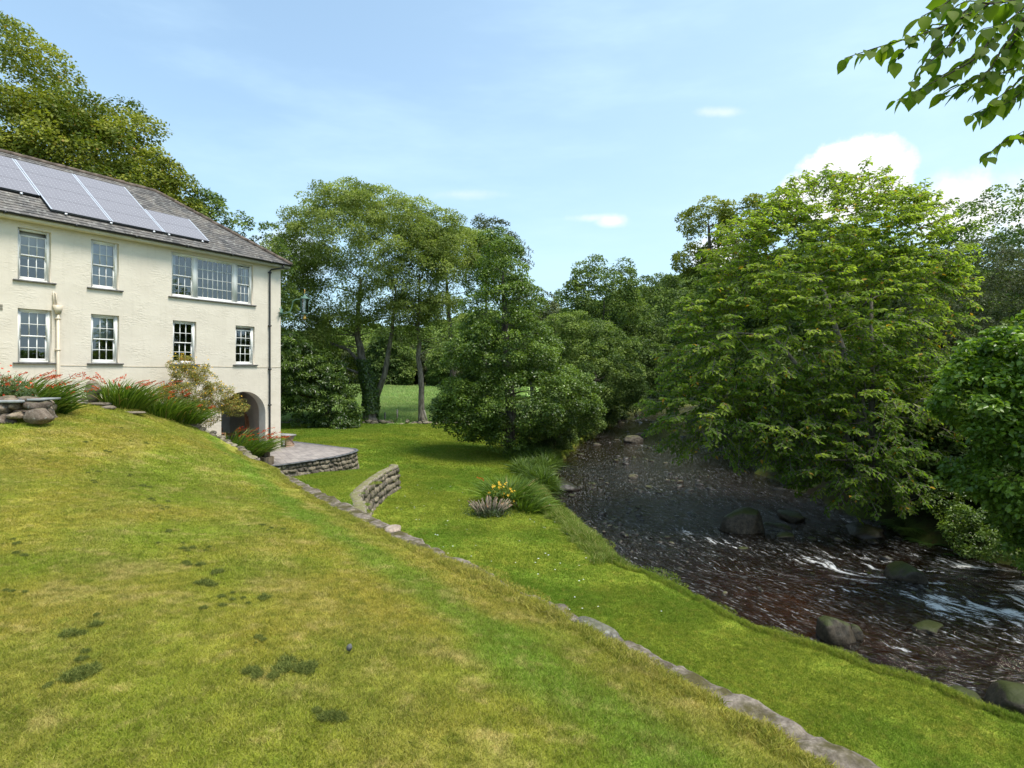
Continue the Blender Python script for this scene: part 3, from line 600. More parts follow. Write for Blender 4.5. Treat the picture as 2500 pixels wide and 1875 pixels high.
for x0, x1 in zip(xs, xs[1:]):
    for z0, z1 in zip(zs, zs[1:]):
        xm, zm = (x0 + x1) / 2, (z0 + z1) / 2
        if any(o[0] < xm < o[1] and o[2] < zm < o[3] for o in OPEN) or (AB[0] < xm < AB[1] and zm < AB[3]): continue
        b.add([(x0, 0, z0), (x1, 0, z0), (x1, 0, z1), (x0, 0, z1)], [(0, 1, 2, 3)])
for (xa, za), (xb, zb) in zip(ARCH, ARCH[1:]): b.add([(xb, 0, zb), (xa, 0, za), (xa, 0, AB[3]), (xb, 0, AB[3])], [(0, 1, 2, 3)])
b.add([(AX1, 0, -.6), (AB[1], 0, -.6), (AB[1], 0, AB[3]), (AX1, 0, AB[3])], [(0, 1, 2, 3)]); b.add([(AB[0], 0, -.6), (AX0, 0, -.6), (AX0, 0, AB[3]), (AB[0], 0, AB[3])], [(0, 1, 2, 3)])
for o in OPEN:                                                   # plaster reveals
    x0, x1, z0, z1 = o[:4]; D = .26
    b.add([(x0, 0, z0), (x1, 0, z0), (x1, 0, z1), (x0, 0, z1), (x0, D, z0), (x1, D, z0), (x1, D, z1), (x0, D, z1)], [(0, 4, 5, 1), (1, 5, 6, 2), (2, 6, 7, 3), (3, 7, 4, 0)])
b.add([(0, 0, -.6), (0, HD, -.6), (0, HD, EAVZ), (0, 0, EAVZ)], [(0, 1, 2, 3)]); b.add([(-HL, 0, -.6), (-HL, HD, -.6), (-HL, HD, EAVZ), (-HL, 0, EAVZ)], [(3, 2, 1, 0)])
b.add([(0, HD, -.6), (-HL, HD, -.6), (-HL, HD, EAVZ), (0, HD, EAVZ)], [(0, 1, 2, 3)])
b.build('wall', REND, house)
# porch interior seen through the arch
WHT = mat_plain('porch_whitewash', (.82, .78, .70), .8, .2, .05, 3)
b = MB(); JD = .46; jam = [(AX1, -.1)] + ARCH + [(AX0, -.1)]
for (xa, za), (xb, zb) in zip(jam, jam[1:]): b.add([(xa, 0, za), (xb, 0, zb), (xb, JD, zb), (xa, JD, za)], [(0, 1, 2, 3)])
b.build('arch_reveal', WHT, house)
b = MB(); px0, px1, pd, pz = AX0 - 1.6, -.35, 3.4, 2.75
b.add([(px0, JD, -.1), (px1, JD, -.1), (px1, pd, -.1), (px0, pd, -.1), (px0, JD, pz), (px1, JD, pz), (px1, pd, pz), (px0, pd, pz)], [(3, 2, 6, 7), (1, 2, 6, 5), (4, 5, 6, 7), (0, 3, 7, 4)])
for (xa, za), (xb, zb) in zip(ARCH, ARCH[1:]): b.add([(xa, JD, za), (xb, JD, zb), (xb, JD, pz), (xa, JD, pz)], [(0, 1, 2, 3)])
b.add([(AX1, JD, -.1), (px1, JD, -.1), (px1, JD, pz), (AX1, JD, pz)], [(0, 1, 2, 3)]); b.add([(px0, JD, -.1), (AX0, JD, -.1), (AX0, JD, pz), (px0, JD, pz)], [(0, 1, 2, 3)])
b.build('porch_room', WHT, house)
b = MB(); b.box((px0, -.02, -.12), (px1, pd, .012)); b.build('porch_floor', PAVE, house)
b = MB(); b.box((AX1 - .55, -.12, .0), (AX1 + .02, .5, .07)); b.build('doorstep', SILL, house)
# ---- windows
m, nt, out = newmat('window_glass'); lw_ = nd(nt, 'ShaderNodeFresnel', {'IOR': 1.9})
nz = bump(nt, noise(nt, obco(nt), 1.1, 1), .10, .012)
g = nd(nt, 'ShaderNodeBsdfGlossy', {'Roughness': .01, 'Color': (.95, .95, .93), 'Normal': nz}); t_ = nd(nt, 'ShaderNodeBsdfTransparent', {'Color': (.92, .94, .94)})
mx = nd(nt, 'ShaderNodeMixShader', {0: mth(nt, 'MULTIPLY_ADD', lw_.outputs[0], 1.1, .05, clamp=True), 1: t_.outputs[0], 2: g.outputs[0]}); nt.links.new(mx.outputs[0], out.inputs[0]); GLASS = m
CURT = mat_plain('pale_curtain', (.62, .66, .70), .9, .1, .06, 4); BLIND = mat_plain('roller_blind', (.50, .46, .38), .9, .1, .06, 3)
DARKR = mat_plain('dark_room', (.030, .028, .025), .9, .1, .2, 2)
def sash_light(f, gl, x0, x1, z0, z1, nx, y, drop=0.0, fixed=None):
    """one box-sash light: frame bars into f, glass sheets into gl"""
    st, gb = .045, .024
    zm = (z0 + z1) / 2
    lights = [(zm - .02, z1 - drop, y, 2), (z0, zm + .025, y + .045, 2)] if not fixed else [(z0, z1, y, fixed)]
    for za, zb, yy_, nz_ in lights:
        bt = .075 if za == z0 else .045
        f.box((x0, yy_, za), (x0 + st, yy_ + .045, zb)); f.box((x1 - st, yy_, za), (x1, yy_ + .045, zb))
        f.box((x0 + st, yy_, za), (x1 - st, yy_ + .045, za + bt)); f.box((x0 + st, yy_, zb - .045), (x1 - st, yy_ + .045, zb))
        for i in range(1, nx): xx_ = x0 + st + (x1 - x0 - 2 * st) * i / nx; f.box((xx_ - gb / 2, yy_ + .006, za + bt), (xx_ + gb / 2, yy_ + .038, zb - .045))
        for i in range(1, nz_): zz_ = za + bt + (zb - .045 - za - bt) * i / nz_; f.box((x0 + st, yy_ + .004, zz_ - gb / 2), (x1 - st, yy_ + .040, zz_ + gb / 2))
        gl.add([(x0 + st * .5, yy_ + .022, za + .02), (x1 - st * .5, yy_ + .022, za + .02), (x1 - st * .5, yy_ + .022, zb - .02), (x0 + st * .5, yy_ + .022, zb - .02)], [(0, 1, 2, 3)])
    if not fixed:                                                # sash horns
        for xx_ in (x0, x1 - st): f.add([(xx_, y - .002, zm - .02), (xx_ + st, y - .002, zm - .02), (xx_ + st, y + .043, zm - .02), (xx_, y + .043, zm - .02), (xx_ + st * .3, y + .01, zm - .10), (xx_ + st * .7, y + .01, zm - .10), (xx_ + st * .7, y + .04, zm - .10), (xx_ + st * .3, y + .04, zm - .10)], [(0, 4, 5, 1), (1, 5, 6, 2), (2, 6, 7, 3), (3, 7, 4, 0), (4, 7, 6, 5)])
for k, (x0, x1, z0, z1, kind, drop) in enumerate(OPEN):
    f, gl = MB(), MB(); y = .10; fw = .075
    f.box((x0, y, z0), (x0 + fw, y + .14, z1)); f.box((x1 - fw, y, z0), (x1, y + .14, z1)); f.box((x0 + fw, y, z1 - fw), (x1 - fw, y + .14, z1)); f.box((x0 + fw, y - .02, z0), (x1 - fw, y + .14, z0 + .055))
    a0, a1, b0, b1 = x0 + fw, x1 - fw, z0 + .055, z1 - fw
    if kind == 'sash': sash_light(f, gl, a0, a1, b0, b1, 3, y + .025, drop)
    else:
        m0, m1 = a0 + .93, a1 - .72
        f.box((m0 - .09, y - .01, b0), (m0 + .09, y + .14, b1)); f.box((m1 - .09, y - .01, b0), (m1 + .09, y + .14, b1))
        sash_light(f, gl, a0, m0 - .09, b0, b1, 3, y + .025); sash_light(f, gl, m0 + .09, m1 - .09, b0, b1, 7, y + .045, fixed=4); sash_light(f, gl, m1 + .09, a1, b0, b1, 3, y + .025, .05)
    o = f.build('window', WHITE, house); gl.build('pane', GLASS, o)
    sb = MB(); sb.box((x0 - .13, -.07, z0 - .05), (x1 + .13, .105, z0 + .001)); sb.build('sill', SILL, o)
    rb = MB(); rb.box((x0 + .02, y + .55, z0 - .05), (x1 - .02, y + .57, z1 + .05)); rb.box((x0 - .3, y + .16, z0 - .3), (x0, y + .57, z1 + .3)); rb.box((x1, y + .16, z0 - .3), (x1 + .3, y + .57, z1 + .3)); rb.build('room_back', DARKR, o)
    cb_ = MB(); yb = y + .17
    if k in (1,): cb_.box((x0 + .05, yb, z0 + .02), (x1 - .05, yb + .012, z1)); cb_.build('curtain', CURT, o)
    elif k in (0, 3): cb_.box((x0 + .05, yb, z1 - (.52 if k == 3 else .95)), (x1 - .05, yb + .012, z1)); cb_.build('blind', BLIND, o)
    elif k == 4: cb_.box((x0 + .05, yb, z0 + .85), (x1 - .05, yb + .012, z1)); cb_.build('curtain', CURT, o)
    elif k == 6: cb_.box((x0 + .05, yb, z1 - .20), (x1 - .05, yb + .012, z1)); cb_.box((x0 + .05, yb, z0 + .80), (x1 - .05, yb + .012, z0 + .92)); cb_.build('blind', BLIND, o)
    elif k == 2:
        for cx0 in (x0 + .05, x1 - .30):
            n_ = 14; xx_ = np.linspace(cx0, cx0 + .26, n_); yy_ = yb + .03 + .025 * np.sin(np.arange(n_) * 1.9)
            v = [(a_, q_, zz_) for a_, q_ in zip(xx_, yy_) for zz_ in (z0, z1)]; cb_.add(v, [(2*i, 2*i+2, 2*i+3, 2*i+1) for i in range(n_ - 1)])
        cb_.build('curtain', CURT, o)
# ---- roof: every slate laid
m, nt, out = newmat('roof_slate'); p = obco(nt); t_ = attr(nt, 'tint')
c = mix(nt, t_, (.045, .042, .040), (.160, .145, .135)); c = mix(nt, smooth(nt, noise(nt, p, 1.3, 6, .65), .42, .66, 0, .7), c, (.20, .17, .14))
c = mix(nt, smooth(nt, noise(nt, p, 7, 4, .6), .56, .66, 0, .75), c, (.34, .33, .29)); c = mix(nt, smooth(nt, noise(nt, p, 4.2, 5, .6), .58, .70, 0, .6), c, (.05, .045, .035))
principled(nt, out, Base_Color=c, Roughness=.55, Specular_IOR_Level=.45, Normal=bump(nt, noise(nt, p, 25, 4), .4, .01)); SLATE = m
OV = .35; HB = HD / 2; SLN = math.hypot(HB + OV, TP * (HB + OV))
roof = MB(); rr = np.random.default_rng(12)
def roof_face(org, ax, inn, w_eave):
    """org = eave corner, ax = along the eave, inn = inward plan direction; hip at both ends"""
    org, ax, inn = (np.array(q, float) for q in (org, ax, inn)); up = inn + np.array((0, 0, TP)); slope = up / np.linalg.norm(up); nrm = np.cross(ax, slope); nrm *= np.sign(nrm[2])
    n = 26; run = HB + OV
    for i in range(n):
        t0, t1 = i / n, (i + 1.06) / n; l0, l1 = t0 * run, w_eave - t0 * run; s = l0 - rr.uniform(0, .25)
        while s < l1:
            wd_ = rr.uniform(.20, .34); a_, b_ = max(s + .004, l0), min(s + wd_ - .004, l1)
            e0, e1 = max(a_, t1 * run), min(b_, w_eave - t1 * run)
            if b_ - a_ > .03:
                if e1 < e0: e0 = e1 = (e0 + e1) / 2 if a_ > w_eave / 2 else e0
                e0, e1 = min(max(e0, a_), b_), min(max(e1, a_), b_)
                lift = .018 + rr.uniform(0, .006); jz = rr.normal(0, .006)
                P = lambda s_, t_, h: org + ax * s_ + slope * (t_ * SLN) + nrm * h
                v = [P(a_, t0 + jz / SLN, lift), P(b_, t0 + jz / SLN, lift + rr.normal(0, .002)), P(e1, t1, .004), P(e0, t1, .004), P(a_, t0 + jz / SLN, lift - .012), P(b_, t0 + jz / SLN, lift - .012)]
                roof.add(v, [(0, 1, 2, 3), (4, 5, 1, 0)], rr.beta(1.6, 2.2))
            s += wd_
    a_, b_ = org - nrm * .01, org + ax * w_eave - nrm * .01
    roof.add([a_, b_, b_ + (-ax + inn) * run + np.array((0, 0, TP * run)), a_ + (ax + inn) * run + np.array((0, 0, TP * run))], [(0, 1, 2, 3)], .1)
roof_face((-HL - OV, -OV, ZE), (1, 0, 0), (0, 1, 0), HL + 2 * OV)
roof_face((OV, -OV, ZE), (0, 1, 0), (-1, 0, 0), HD + 2 * OV)
roof_face((OV, HD + OV, ZE), (-1, 0, 0), (0, -1, 0), HL + 2 * OV)
roof_face((-HL - OV, HD + OV, ZE), (0, -1, 0), (1, 0, 0), HD + 2 * OV)
rf = roof.build('roof', SLATE, house)
rz_ = ZE + TP * (HB + OV)
RT = mat_plain('ridge_tile', (.125, .095, .075), .85, .2, .4, 5, bmp=.5)
b = MB()
def ridge_run(a_, c_, n):
    a_, c_ = np.array(a_), np.array(c_)
    for i in range(n): b.tube([a_ + (c_ - a_) * (i + .02) / n + (0, 0, rr.normal(0, .006)), a_ + (c_ - a_) * (i + .99) / n + (0, 0, rr.normal(0, .008))], [.105, .095], 10, rr.uniform())
ridge_run((-HB, HB, rz_), (-HL + HB, HB, rz_), 20); ridge_run((OV, -OV, ZE + .03), (-HB, HB, rz_), 15); ridge_run((OV, HD + OV, ZE + .03), (-HB, HB, rz_), 15)
b.build('ridge_tiles', RT, rf)
b = MB(); b.box((-HL, -OV + .06, EAVZ - .02), (OV - .06, .02, EAVZ + .02)); b.box((-HL, -OV + .04, EAVZ - .02), (OV - .04, -OV + .062, EAVZ + .13)); b.box((.02, -OV + .06, EAVZ - .02), (OV - .06, HD, EAVZ + .02)); b.box((OV - .062, -OV + .062, EAVZ - .02), (OV - .04, HD, EAVZ + .13))
b.build('soffit', mat_plain('soffit_paint', (.62, .57, .46), .6, .3, .08, 3), house)
b = MB(); th = np.linspace(math.pi, 2 * math.pi, 9); prof = [(math.cos(a) * .062, math.sin(a) * .062) for a in th]
v = [(x_, -OV - .02 + py_, EAVZ + .135 + pz_) for x_ in (-HL, OV + .05) for py_, pz_ in prof]; b.add(v, [(i, i + 1, 10 + i, 9 + i) for i in range(8)]); b.add(v[9:], [list(range(9))])
v = [(OV - .02 + py_, y_, EAVZ + .135 + pz_) for y_ in (-OV - .05, HD) for py_, pz_ in prof]; b.add(v, [(i, i + 1, 10 + i, 9 + i) for i in range(8)])
for x_ in np.arange(-HL, 0, 1.9): b.box((x_ - .03, -OV - .09, EAVZ + .065), (x_ + .03, -OV + .045, EAVZ + .14))
b.build('gutter', BLACK, house)
xd = -.63; b = MB(); b.tube([(xd + .52, -OV - .02, EAVZ + .08), (xd + .50, -OV - .02, EAVZ - .02), (xd + .44, -OV + .02, EAVZ - .07), (xd + .06, -.09, EAVZ - .17), (xd, -.07, EAVZ - .26), (xd, -.07, .22), (xd, -.12, .1), (xd, -.16, .06)], .036, 10)
for z_ in (8.2, 5.75, 3.75, 2.1, .3): b.box((xd - .06, -.115, z_ - .03), (xd + .06, .002, z_ + .03))
b.build('downpipe', BLACK, house)
xh = (on_front(385 * s_, 300 + 1280 * s_)[0]); zh = on_front(385 * s_, 300 + 1232 * s_)[2]
b = MB(); b.tube([(xh, -.075, zh - .32), (xh, -.075, .5)], .045, 10); b.add([(xh - .15, -.17, zh), (xh + .13, -.17, zh), (xh + .13, .0, zh), (xh - .15, .0, zh), (xh - .06, -.13, zh - .3), (xh + .06, -.13, zh - .3), (xh + .06, -.02, zh - .3), (xh - .06, -.02, zh - .3)], [(0, 4, 5, 1), (1, 5, 6, 2), (2, 6, 7, 3), (3, 7, 4, 0), (4, 7, 6, 5), (0, 1, 2, 3)])
b.tube([(xh - .11, -.05, zh - .02), (xh - .12, -.05, zh + .38), (xh - .10, -.02, zh + .43), (xh - .10, .05, zh + .43)], .024, 8); b.tube([(xh - .03, -.05, zh - .02), (xh - .05, -.05, zh + .38), (xh - .05, .05, zh + .42)], .02, 8)
for z_ in (zh - .45, zh - 1.5): b.box((xh - .07, -.125, z_ - .025), (xh + .07, .002, z_ + .025))
b.build('hopper_pipe', CREAMP, house)
b = MB(); vz = on_front(5, 750)[2]
for i in range(4): b.box((-10.55, -.012, vz - .09 + i * .05), (-10.24, .004, vz - .065 + i * .05))
b.build('air_vent', mat_plain('vent_slot', (.25, .21, .15), .8, .2, .1), house)
b = MB(); b.tube([(x_, -.012, 3.845 + .012 * math.sin(x_ * 1.3)) for x_ in np.linspace(-8.7, -.01, 40)], .008, 5); b.build('wall_cable', CREAMP, house)
# ---- solar panels: rows down the slope, measured columns
m, nt, out = newmat('solar_cells'); uvn = nd(nt, 'ShaderNodeUVMap', uv_map='cell').outputs[0]; sv = nd(nt, 'ShaderNodeSeparateXYZ', {0: uvn}).outputs
fx = mth(nt, 'ABSOLUTE', mth(nt, 'SUBTRACT', mth(nt, 'FRACT', sv[0]), .5)); fy = mth(nt, 'ABSOLUTE', mth(nt, 'SUBTRACT', mth(nt, 'FRACT', sv[1]), .5))
dia = mth(nt, 'GREATER_THAN', mth(nt, 'ADD', fx, fy), .89); ln_ = mth(nt, 'GREATER_THAN', mth(nt, 'MAXIMUM', fx, fy), .485)
c = mix(nt, mth(nt, 'MULTIPLY', ln_, .5), mix(nt, noise(nt, uvn, .7, 2), (.195, .180, .190), (.235, .218, .228)), (.26, .245, .25)); c = mix(nt, dia, c, (.50, .49, .49))
principled(nt, out, Base_Color=c, Roughness=.25, Specular_IOR_Level=.5); CELL = m
ALU = mat_plain('aluminium', (.70, .70, .72), .35, .5, .05, 4, metal=.6, bmp=.02)
def r3(px_, py_): return on_roof(px_ * .24412, 360 + py_ * .24412)
slope = np.array((0, 1, TP)) / math.hypot(1, TP); nrm = np.array((0, -TP, 1.0)) / math.hypot(1, TP)
tl, bl, br_, tr2 = r3(185, 125), r3(460, 605), r3(1080, 725), r3(750, 262); e_tl = r3(1450, 610); e_br = r3(2105, 935)
ph = (tl - bl) @ slope / 4; x_c0 = (tl[0] + bl[0]) / 2; x_c1 = (tr2[0] + br_[0]) / 2; pw = x_c1 - x_c0
print('PANEL', tl, bl, br_, 'ph', ph, 'pw', pw, 'E', e_tl, e_br, 'ARCH', AX0, AX1, AZT)
top = bl + slope * ph * 4; top = np.array((0, top[1], top[2]))
cols = [(-2, 3), (-1, 3), (0, 4), (1, 4), (2, 2)]
for ci, nr in cols:
    for r in range(nr):
        rr0 = r if ci < 2 else r + 2
        o0 = top + np.array((x_c0 + ci * (pw + .02), 0, 0)) - slope * (rr0 * ph)
        ax = np.array((1., 0, 0)); dn = -slope
        P = lambda u_, v_, h: o0 + ax * (u_ * pw) + dn * (v_ * (ph - .008)) + nrm * h
        b = MB(); i0, i1, j0, j1 = .026, .974, .0008, .9992
        q = [P(0, 0, 0), P(1, 0, 0), P(1, 1, 0), P(0, 1, 0)]; qi = [P(i0, j0, 0), P(i1, j0, 0), P(i1, j1, 0), P(i0, j1, 0)]; lo_ = [x_ - nrm * .04 for x_ in q]
        b.add(q + qi, [(0, 4, 5, 1), (1, 5, 6, 2), (2, 6, 7, 3), (3, 7, 4, 0)])
        o = b.build('solar_panel', ALU, house)
        b = MB(); b.add([x_ - nrm * .001 for x_ in q] + lo_, [(0, 1, 5, 4), (1, 2, 6, 5), (2, 3, 7, 6), (3, 0, 4, 7), (7, 6, 5, 4)]); b.build('panel_edge', BLACK, o)
        g_ = MB(); g_.add([x_ - nrm * .003 for x_ in qi], [(0, 3, 2, 1)]); go = g_.build('cell_glass', CELL, o)
        uvl = go.data.uv_layers.new(name='cell'); mp = {0: (0, 0), 3: (0, 6), 2: (12, 6), 1: (12, 0)}
        for l in go.data.loops: uvl.data[l.index].uv = mp[l.vertex_index]
b = MB()
for xa, xb, row in [(x_c0 - 2 * (pw + .02), x_c0 - .02, 3), (x_c0, x_c0 + 2 * pw + .02, 4), (x_c0 + 2 * (pw + .02), x_c0 + 3 * pw + .04, 4)]:
    for dv in (.03, .55):
        q = top - slope * (row * ph - dv); b.bar((xa + .02, q[1] - nrm[1] * .07, q[2] - nrm[2] * .07), (xb - .02, q[1] - nrm[1] * .07, q[2] - nrm[2] * .07), .06, .09, up=nrm)
b.build('panel_rail', BLACK, house)
for xk, row in [(x_c0 - .55, 3), (x_c0 + .42, 4), (x_c0 + pw - .02, 4), (x_c0 + 1.8 * pw, 4), (x_c0 + 2 * pw + .2, 4), (x_c0 + 2.85 * pw, 4)]:
    q = top - slope * (row * ph + .02); b = MB(); b.box((xk - .035, q[1] - .03, q[2] - .10), (xk + .035, q[1] + .03, q[2] - .03)); b.build('panel_clip', ALU, house)
# ---- wall lantern on the far corner
GRN = mat_plain('green_bronze', (.085, .16, .115), .5, .4, .25, 12); BRASS = mat_plain('brass', (.75, .42, .10), .3, .5, .1, 8, metal=.9)
LZ = 3.68 + (905 - (640 + 1140 * .1085)) / 1389 * 26.8
ln = MB(); v = []
for i in range(16): a_ = i * math.pi / 8; r_ = .30 if i % 2 == 0 else .10; v.append((r_ * math.cos(a_), r_ * math.sin(a_)))
ln.prism(v, -.015, .015); ln.xform(Matrix.Translation((.02, -.02, LZ)) @ Matrix.Rotation(R(30), 4, 'Z') @ Matrix.Rotation(R(90), 4, 'X'))
lt = ln.build('wall_lantern', GRN, house)
lx, ly = .52, -.42
# bracket: from the star out past the corner to the lamp
b = MB(); b.tube([(.02, -.02, LZ), (.22, -.08, LZ - .02), (.42, -.16, LZ + .10), (.48, -.2, LZ + .35), (.50, -.24, LZ + .58), (.62, -.30, LZ + .68), (.80, -.38, LZ + .70), (.95, -.44, LZ + .70)], .024, 8); b.build('bracket', GRN, lt)
lx, ly, lb = 1.0, -.46, LZ + .02
b = MB(); b.lathe([(.02, .98), (.045, .9), (.09, .84), (.20, .76), (.27, .73), (.27, .70), (.02, .70)], (lx, ly, lb), 6); b.build('lamp_cap', GRN, lt)
b = MB(); b.lathe([(.02, -.02), (.17, -.02), (.18, .03), (.02, .03)], (lx, ly, lb), 6)
for i in range(6): a_ = i * math.pi / 3; b.bar((lx + .165 * math.cos(a_), ly + .165 * math.sin(a_), lb), (lx + .21 * math.cos(a_), ly + .21 * math.sin(a_), lb + .71), .018, .018)
b.build('lamp_frame', GRN, lt)
b = MB(); b.lathe([(.155, .03), (.198, .70)], (lx, ly, lb), 6); b.build('lamp_glass', GLASS, lt)
b = MB(); b.lathe([(.0, 1.2), (.02, 1.15), (.035, 1.1), (.02, 1.06), (.03, 1.02), (.02, .97)], (lx, ly, lb), 10); b.lathe([(.02, -.02), (.03, -.08), (.05, -.14), (.08, -.22), (.075, -.26), (.0, -.27)], (lx, ly, lb), 10); b.build('finial', BRASS, lt)
b = MB(); b.lathe([(.0, .5), (.03, .48), (.035, .42), (.02, .36), (.02, .3), (0, .3)], (lx, ly, lb), 10); b.build('bulb', mat_plain('bulb_glass', (.8, .8, .78), .2, .5, .02), lt)

# ---- furniture in the porch and on the terrace (house-local placing)
def hloc(x, y, z=0.0): q = _M @ np.array((x, y, z)) + HC; return tuple(q)
TEAK = mat_plain('teak', (.28, .12, .055), .6, .3, .3, 7); TEAK2 = mat_plain('light_teak', (.40, .20, .10), .6, .3, .25, 7)
def chair(name, x, y, rz, label, mt):
    t = empty(name, hloc(x, y, .013), label, 'garden chair', 'wooden chairs in the porch', HA + rz)
    b = MB(); [b.box((-.22, -.22 + i * .09, .42), (.22, -.15 + i * .09, .44)) for i in range(5)]; b.build('seat', mt, t)
    b = MB(); [b.bar((-.19 + i * .063, .22, .47), (-.19 + i * .063, .33, .90), .035, .015) for i in range(7)]; b.bar((-.24, .335, .92), (.24, .335, .92), .05, .03); b.build('backrest', mt, t)
    for sx__ in (-1, 1):
        b = MB(); b.bar((sx__ * .23, -.2, 0), (sx__ * .23, -.2, .42), .045, .045); b.build('leg', mt, t); b = MB(); b.bar((sx__ * .23, .2, 0), (sx__ * .23, .34, .94), .045, .045); b.build('leg', mt, t)
        b = MB(); b.bar((sx__ * .25, -.25, .64), (sx__ * .25, .26, .66), .05, .025); b.bar((sx__ * .25, -.2, .42), (sx__ * .25, -.2, .64), .04, .04); b.build('armrest', mt, t)
    return t
chair('garden_chair', -2.45, .95, 2.6, 'light slatted wooden chair nearest the arch opening', TEAK2)
chair('garden_chair', -1.55, 2.45, -.4, 'dark high backed wooden chair against the back of the porch', TEAK)
t = empty('garden_table', hloc(-1.75, 1.75, .013), 'dark wooden table in the shaded porch behind the arch', 'table', rz=HA)
b = MB(); [b.box((-.7, -.4 + i * .115, .70), (.7, -.295 + i * .115, .73)) for i in range(7)]; b.build('table_top', TEAK, t)
for sx__, sy__ in ((-1, -1), (1, -1), (1, 1), (-1, 1)): b = MB(); b.bar((sx__ * .62, sy__ * .32, 0), (sx__ * .62, sy__ * .32, .70), .06, .06); b.build('leg', TEAK, t)
t = empty('folded_parasol', hloc(-.85, 1.1, .013), 'folded wooden planks stood on end against the right porch wall', 'planks', rz=HA)
b = MB(); [b.bar((-.1 + i * .09, .0, 0), (-.02 + i * .08, .35, 1.75 - i * .12), .07, .03) for i in range(3)]; b.build('plank', TEAK, t); t.name = 'plank_stack'
DR = mat_plain('dark_door', (.020, .022, .020), .2, .6, .2, 3)
b = MB(); b.box((-4.0, 3.30, .02), (-2.35, 3.38, 2.1)); o = b.build('porch_door', DR, house)
b = MB(); [b.box((x_ - .05, 3.27, .02), (x_ + .05, 3.299, 2.15)) for x_ in (-4.0, -3.18, -2.35)]; b.build('door_frame', WHITE, o)
# stone bench end beside the corner, logs at the terrace edge
PINK = mat_plain('worn_concrete', (.27, .18, .13), .9, .15, .3, 9, bmp=.5)
t = empty('stone_bench', hloc(.75, .25), 'short stone bench with curved brown support beside the house corner', 'bench', rz=HA)
b = MB(); pr_ = [(-.24, 0), (.20, 0), (.24, .08), (.19, .16), (.12, .22), (.12, .32), (.20, .40), (.24, .44), (.24, .50), (-.24, .50)]
for y0_ in (0., .85):
    n_ = len(pr_); v = [(x_, y0_, z_) for x_, z_ in pr_] + [(x_, y0_ + .12, z_) for x_, z_ in pr_]; b2 = MB(); b2.add(v, [(i, (i + 1) % n_, n_ + (i + 1) % n_, n_ + i) for i in range(n_)]); m0 = 0; b2.f.append(np.array([list(range(n_))])); b2.f.append(np.array([list(range(n_, 2 * n_))[::-1]])); b2.build('support', PINK, t)
b = MB(); b.box((-.27, -.08, .502), (.27, 1.05, .58)); b.build('seat', mat_plain('grey_slab', (.28, .27, .26), .8, .2, .2, 7), t)
LOG = mat_bark('old_log', (.05, .035, .022), (.14, .10, .065), 9)
for (x_, y_, z_, r_, h_, lb_) in [(-9.62, 22.35, 2.32, .25, .30, 'squat pale log section lying at the near corner of the terrace'), (-9.70, 22.42, 2.62, .155, .33, 'dark upright log stump stacked on the squat pale log')]:
    b = MB(); k_ = 16; pr_ = [(.0, 0), (r_ * .95, 0), (r_ * 1.02, h_ * .1), (r_ * .97, h_ * .5), (r_, h_ * .95), (r_ * .94, h_), (0, h_ - .02)]; b.lathe(pr_, (0, 0, 0), k_)
    b.v = [v * (1 + .05 * fbm(np.arctan2(v[:, 1], v[:, 0])[:, None] * 1.5, v[:, 2:3] * 3, x_, 3)) for v in b.v]
    tag(b.build('log_section', LOG if z_ > 2.4 else mat_bark('pale_log', (.16, .12, .08), (.32, .24, .16), 8), smooth=False, loc=(x_, y_, z_)), lb_, 'log')
# ================================================================ VEGETATION
def unit(v): return v / np.maximum(np.linalg.norm(v, axis=-1, keepdims=True), 1e-9)
def add_leaves(b, p, tip, nrm, ln, wd, tint, hexa=False, fold=.25):
    """leaf faces: p = base points, tip = directions, nrm = approximate normals"""
    n = len(p); tip = unit(tip); side = unit(np.cross(tip, nrm)); up = np.cross(side, tip)
    ln = np.broadcast_to(ln, (n,))[:, None]; wd = np.broadcast_to(wd, (n,))[:, None]
    if not hexa:
        m = p + tip * ln * .45 + up * wd * fold * .5
        v = np.stack([p, m - side * wd * .5 , p + tip * ln, m + side * wd * .5], 1)
        b.add(v.reshape(-1, 3), np.arange(4 * n).reshape(n, 4), np.repeat(tint, 4))
    else:
        e = up * wd * fold
        v = np.stack([p, p + tip * ln * .25 - side * wd * .42 + e, p + tip * ln * .65 - side * wd * .42 + e * .8 - up * ln * .06, p + tip * ln - up * ln * .16, p + tip * ln * .65 + side * wd * .42 + e * .8 - up * ln * .06, p + tip * ln * .25 + side * wd * .42 + e], 1)
        i = np.arange(n)[:, None] * 6
        b.add(v.reshape(-1, 3), np.concatenate([i + np.array([[0, 1, 2, 3]]), i + np.array([[0, 3, 4, 5]])]), np.repeat(tint, 6))
def rdir(rng, n): return unit(rng.normal(size=(n, 3)))
def crown_clumps(rng, blobs, n, shell=(.55, 1.0), low=.35):
    B = np.array([list(c) + list(r) for c, r in blobs], float); wgt = (B[:, 3] * B[:, 4] + B[:, 3] * B[:, 5] + B[:, 4] * B[:, 5]); wgt /= wgt.sum()
    out, dirs = [], []
    while len(out) < n:
        k = rng.choice(len(B), p=wgt); d = rdir(rng, 1)[0]
        if d[2] < -.25 and rng.random() > low: continue
        r = shell[0] + (shell[1] - shell[0]) * rng.random() ** .6; q = B[k, :3] + d * r * B[k, 3:]
        if any(j != k and (((q - B[j, :3]) / B[j, 3:]) ** 2).sum() < .35 for j in range(len(B))): continue
        out.append(q); dirs.append(unit(d / B[k, 3:]))
    return np.array(out), np.array(dirs)
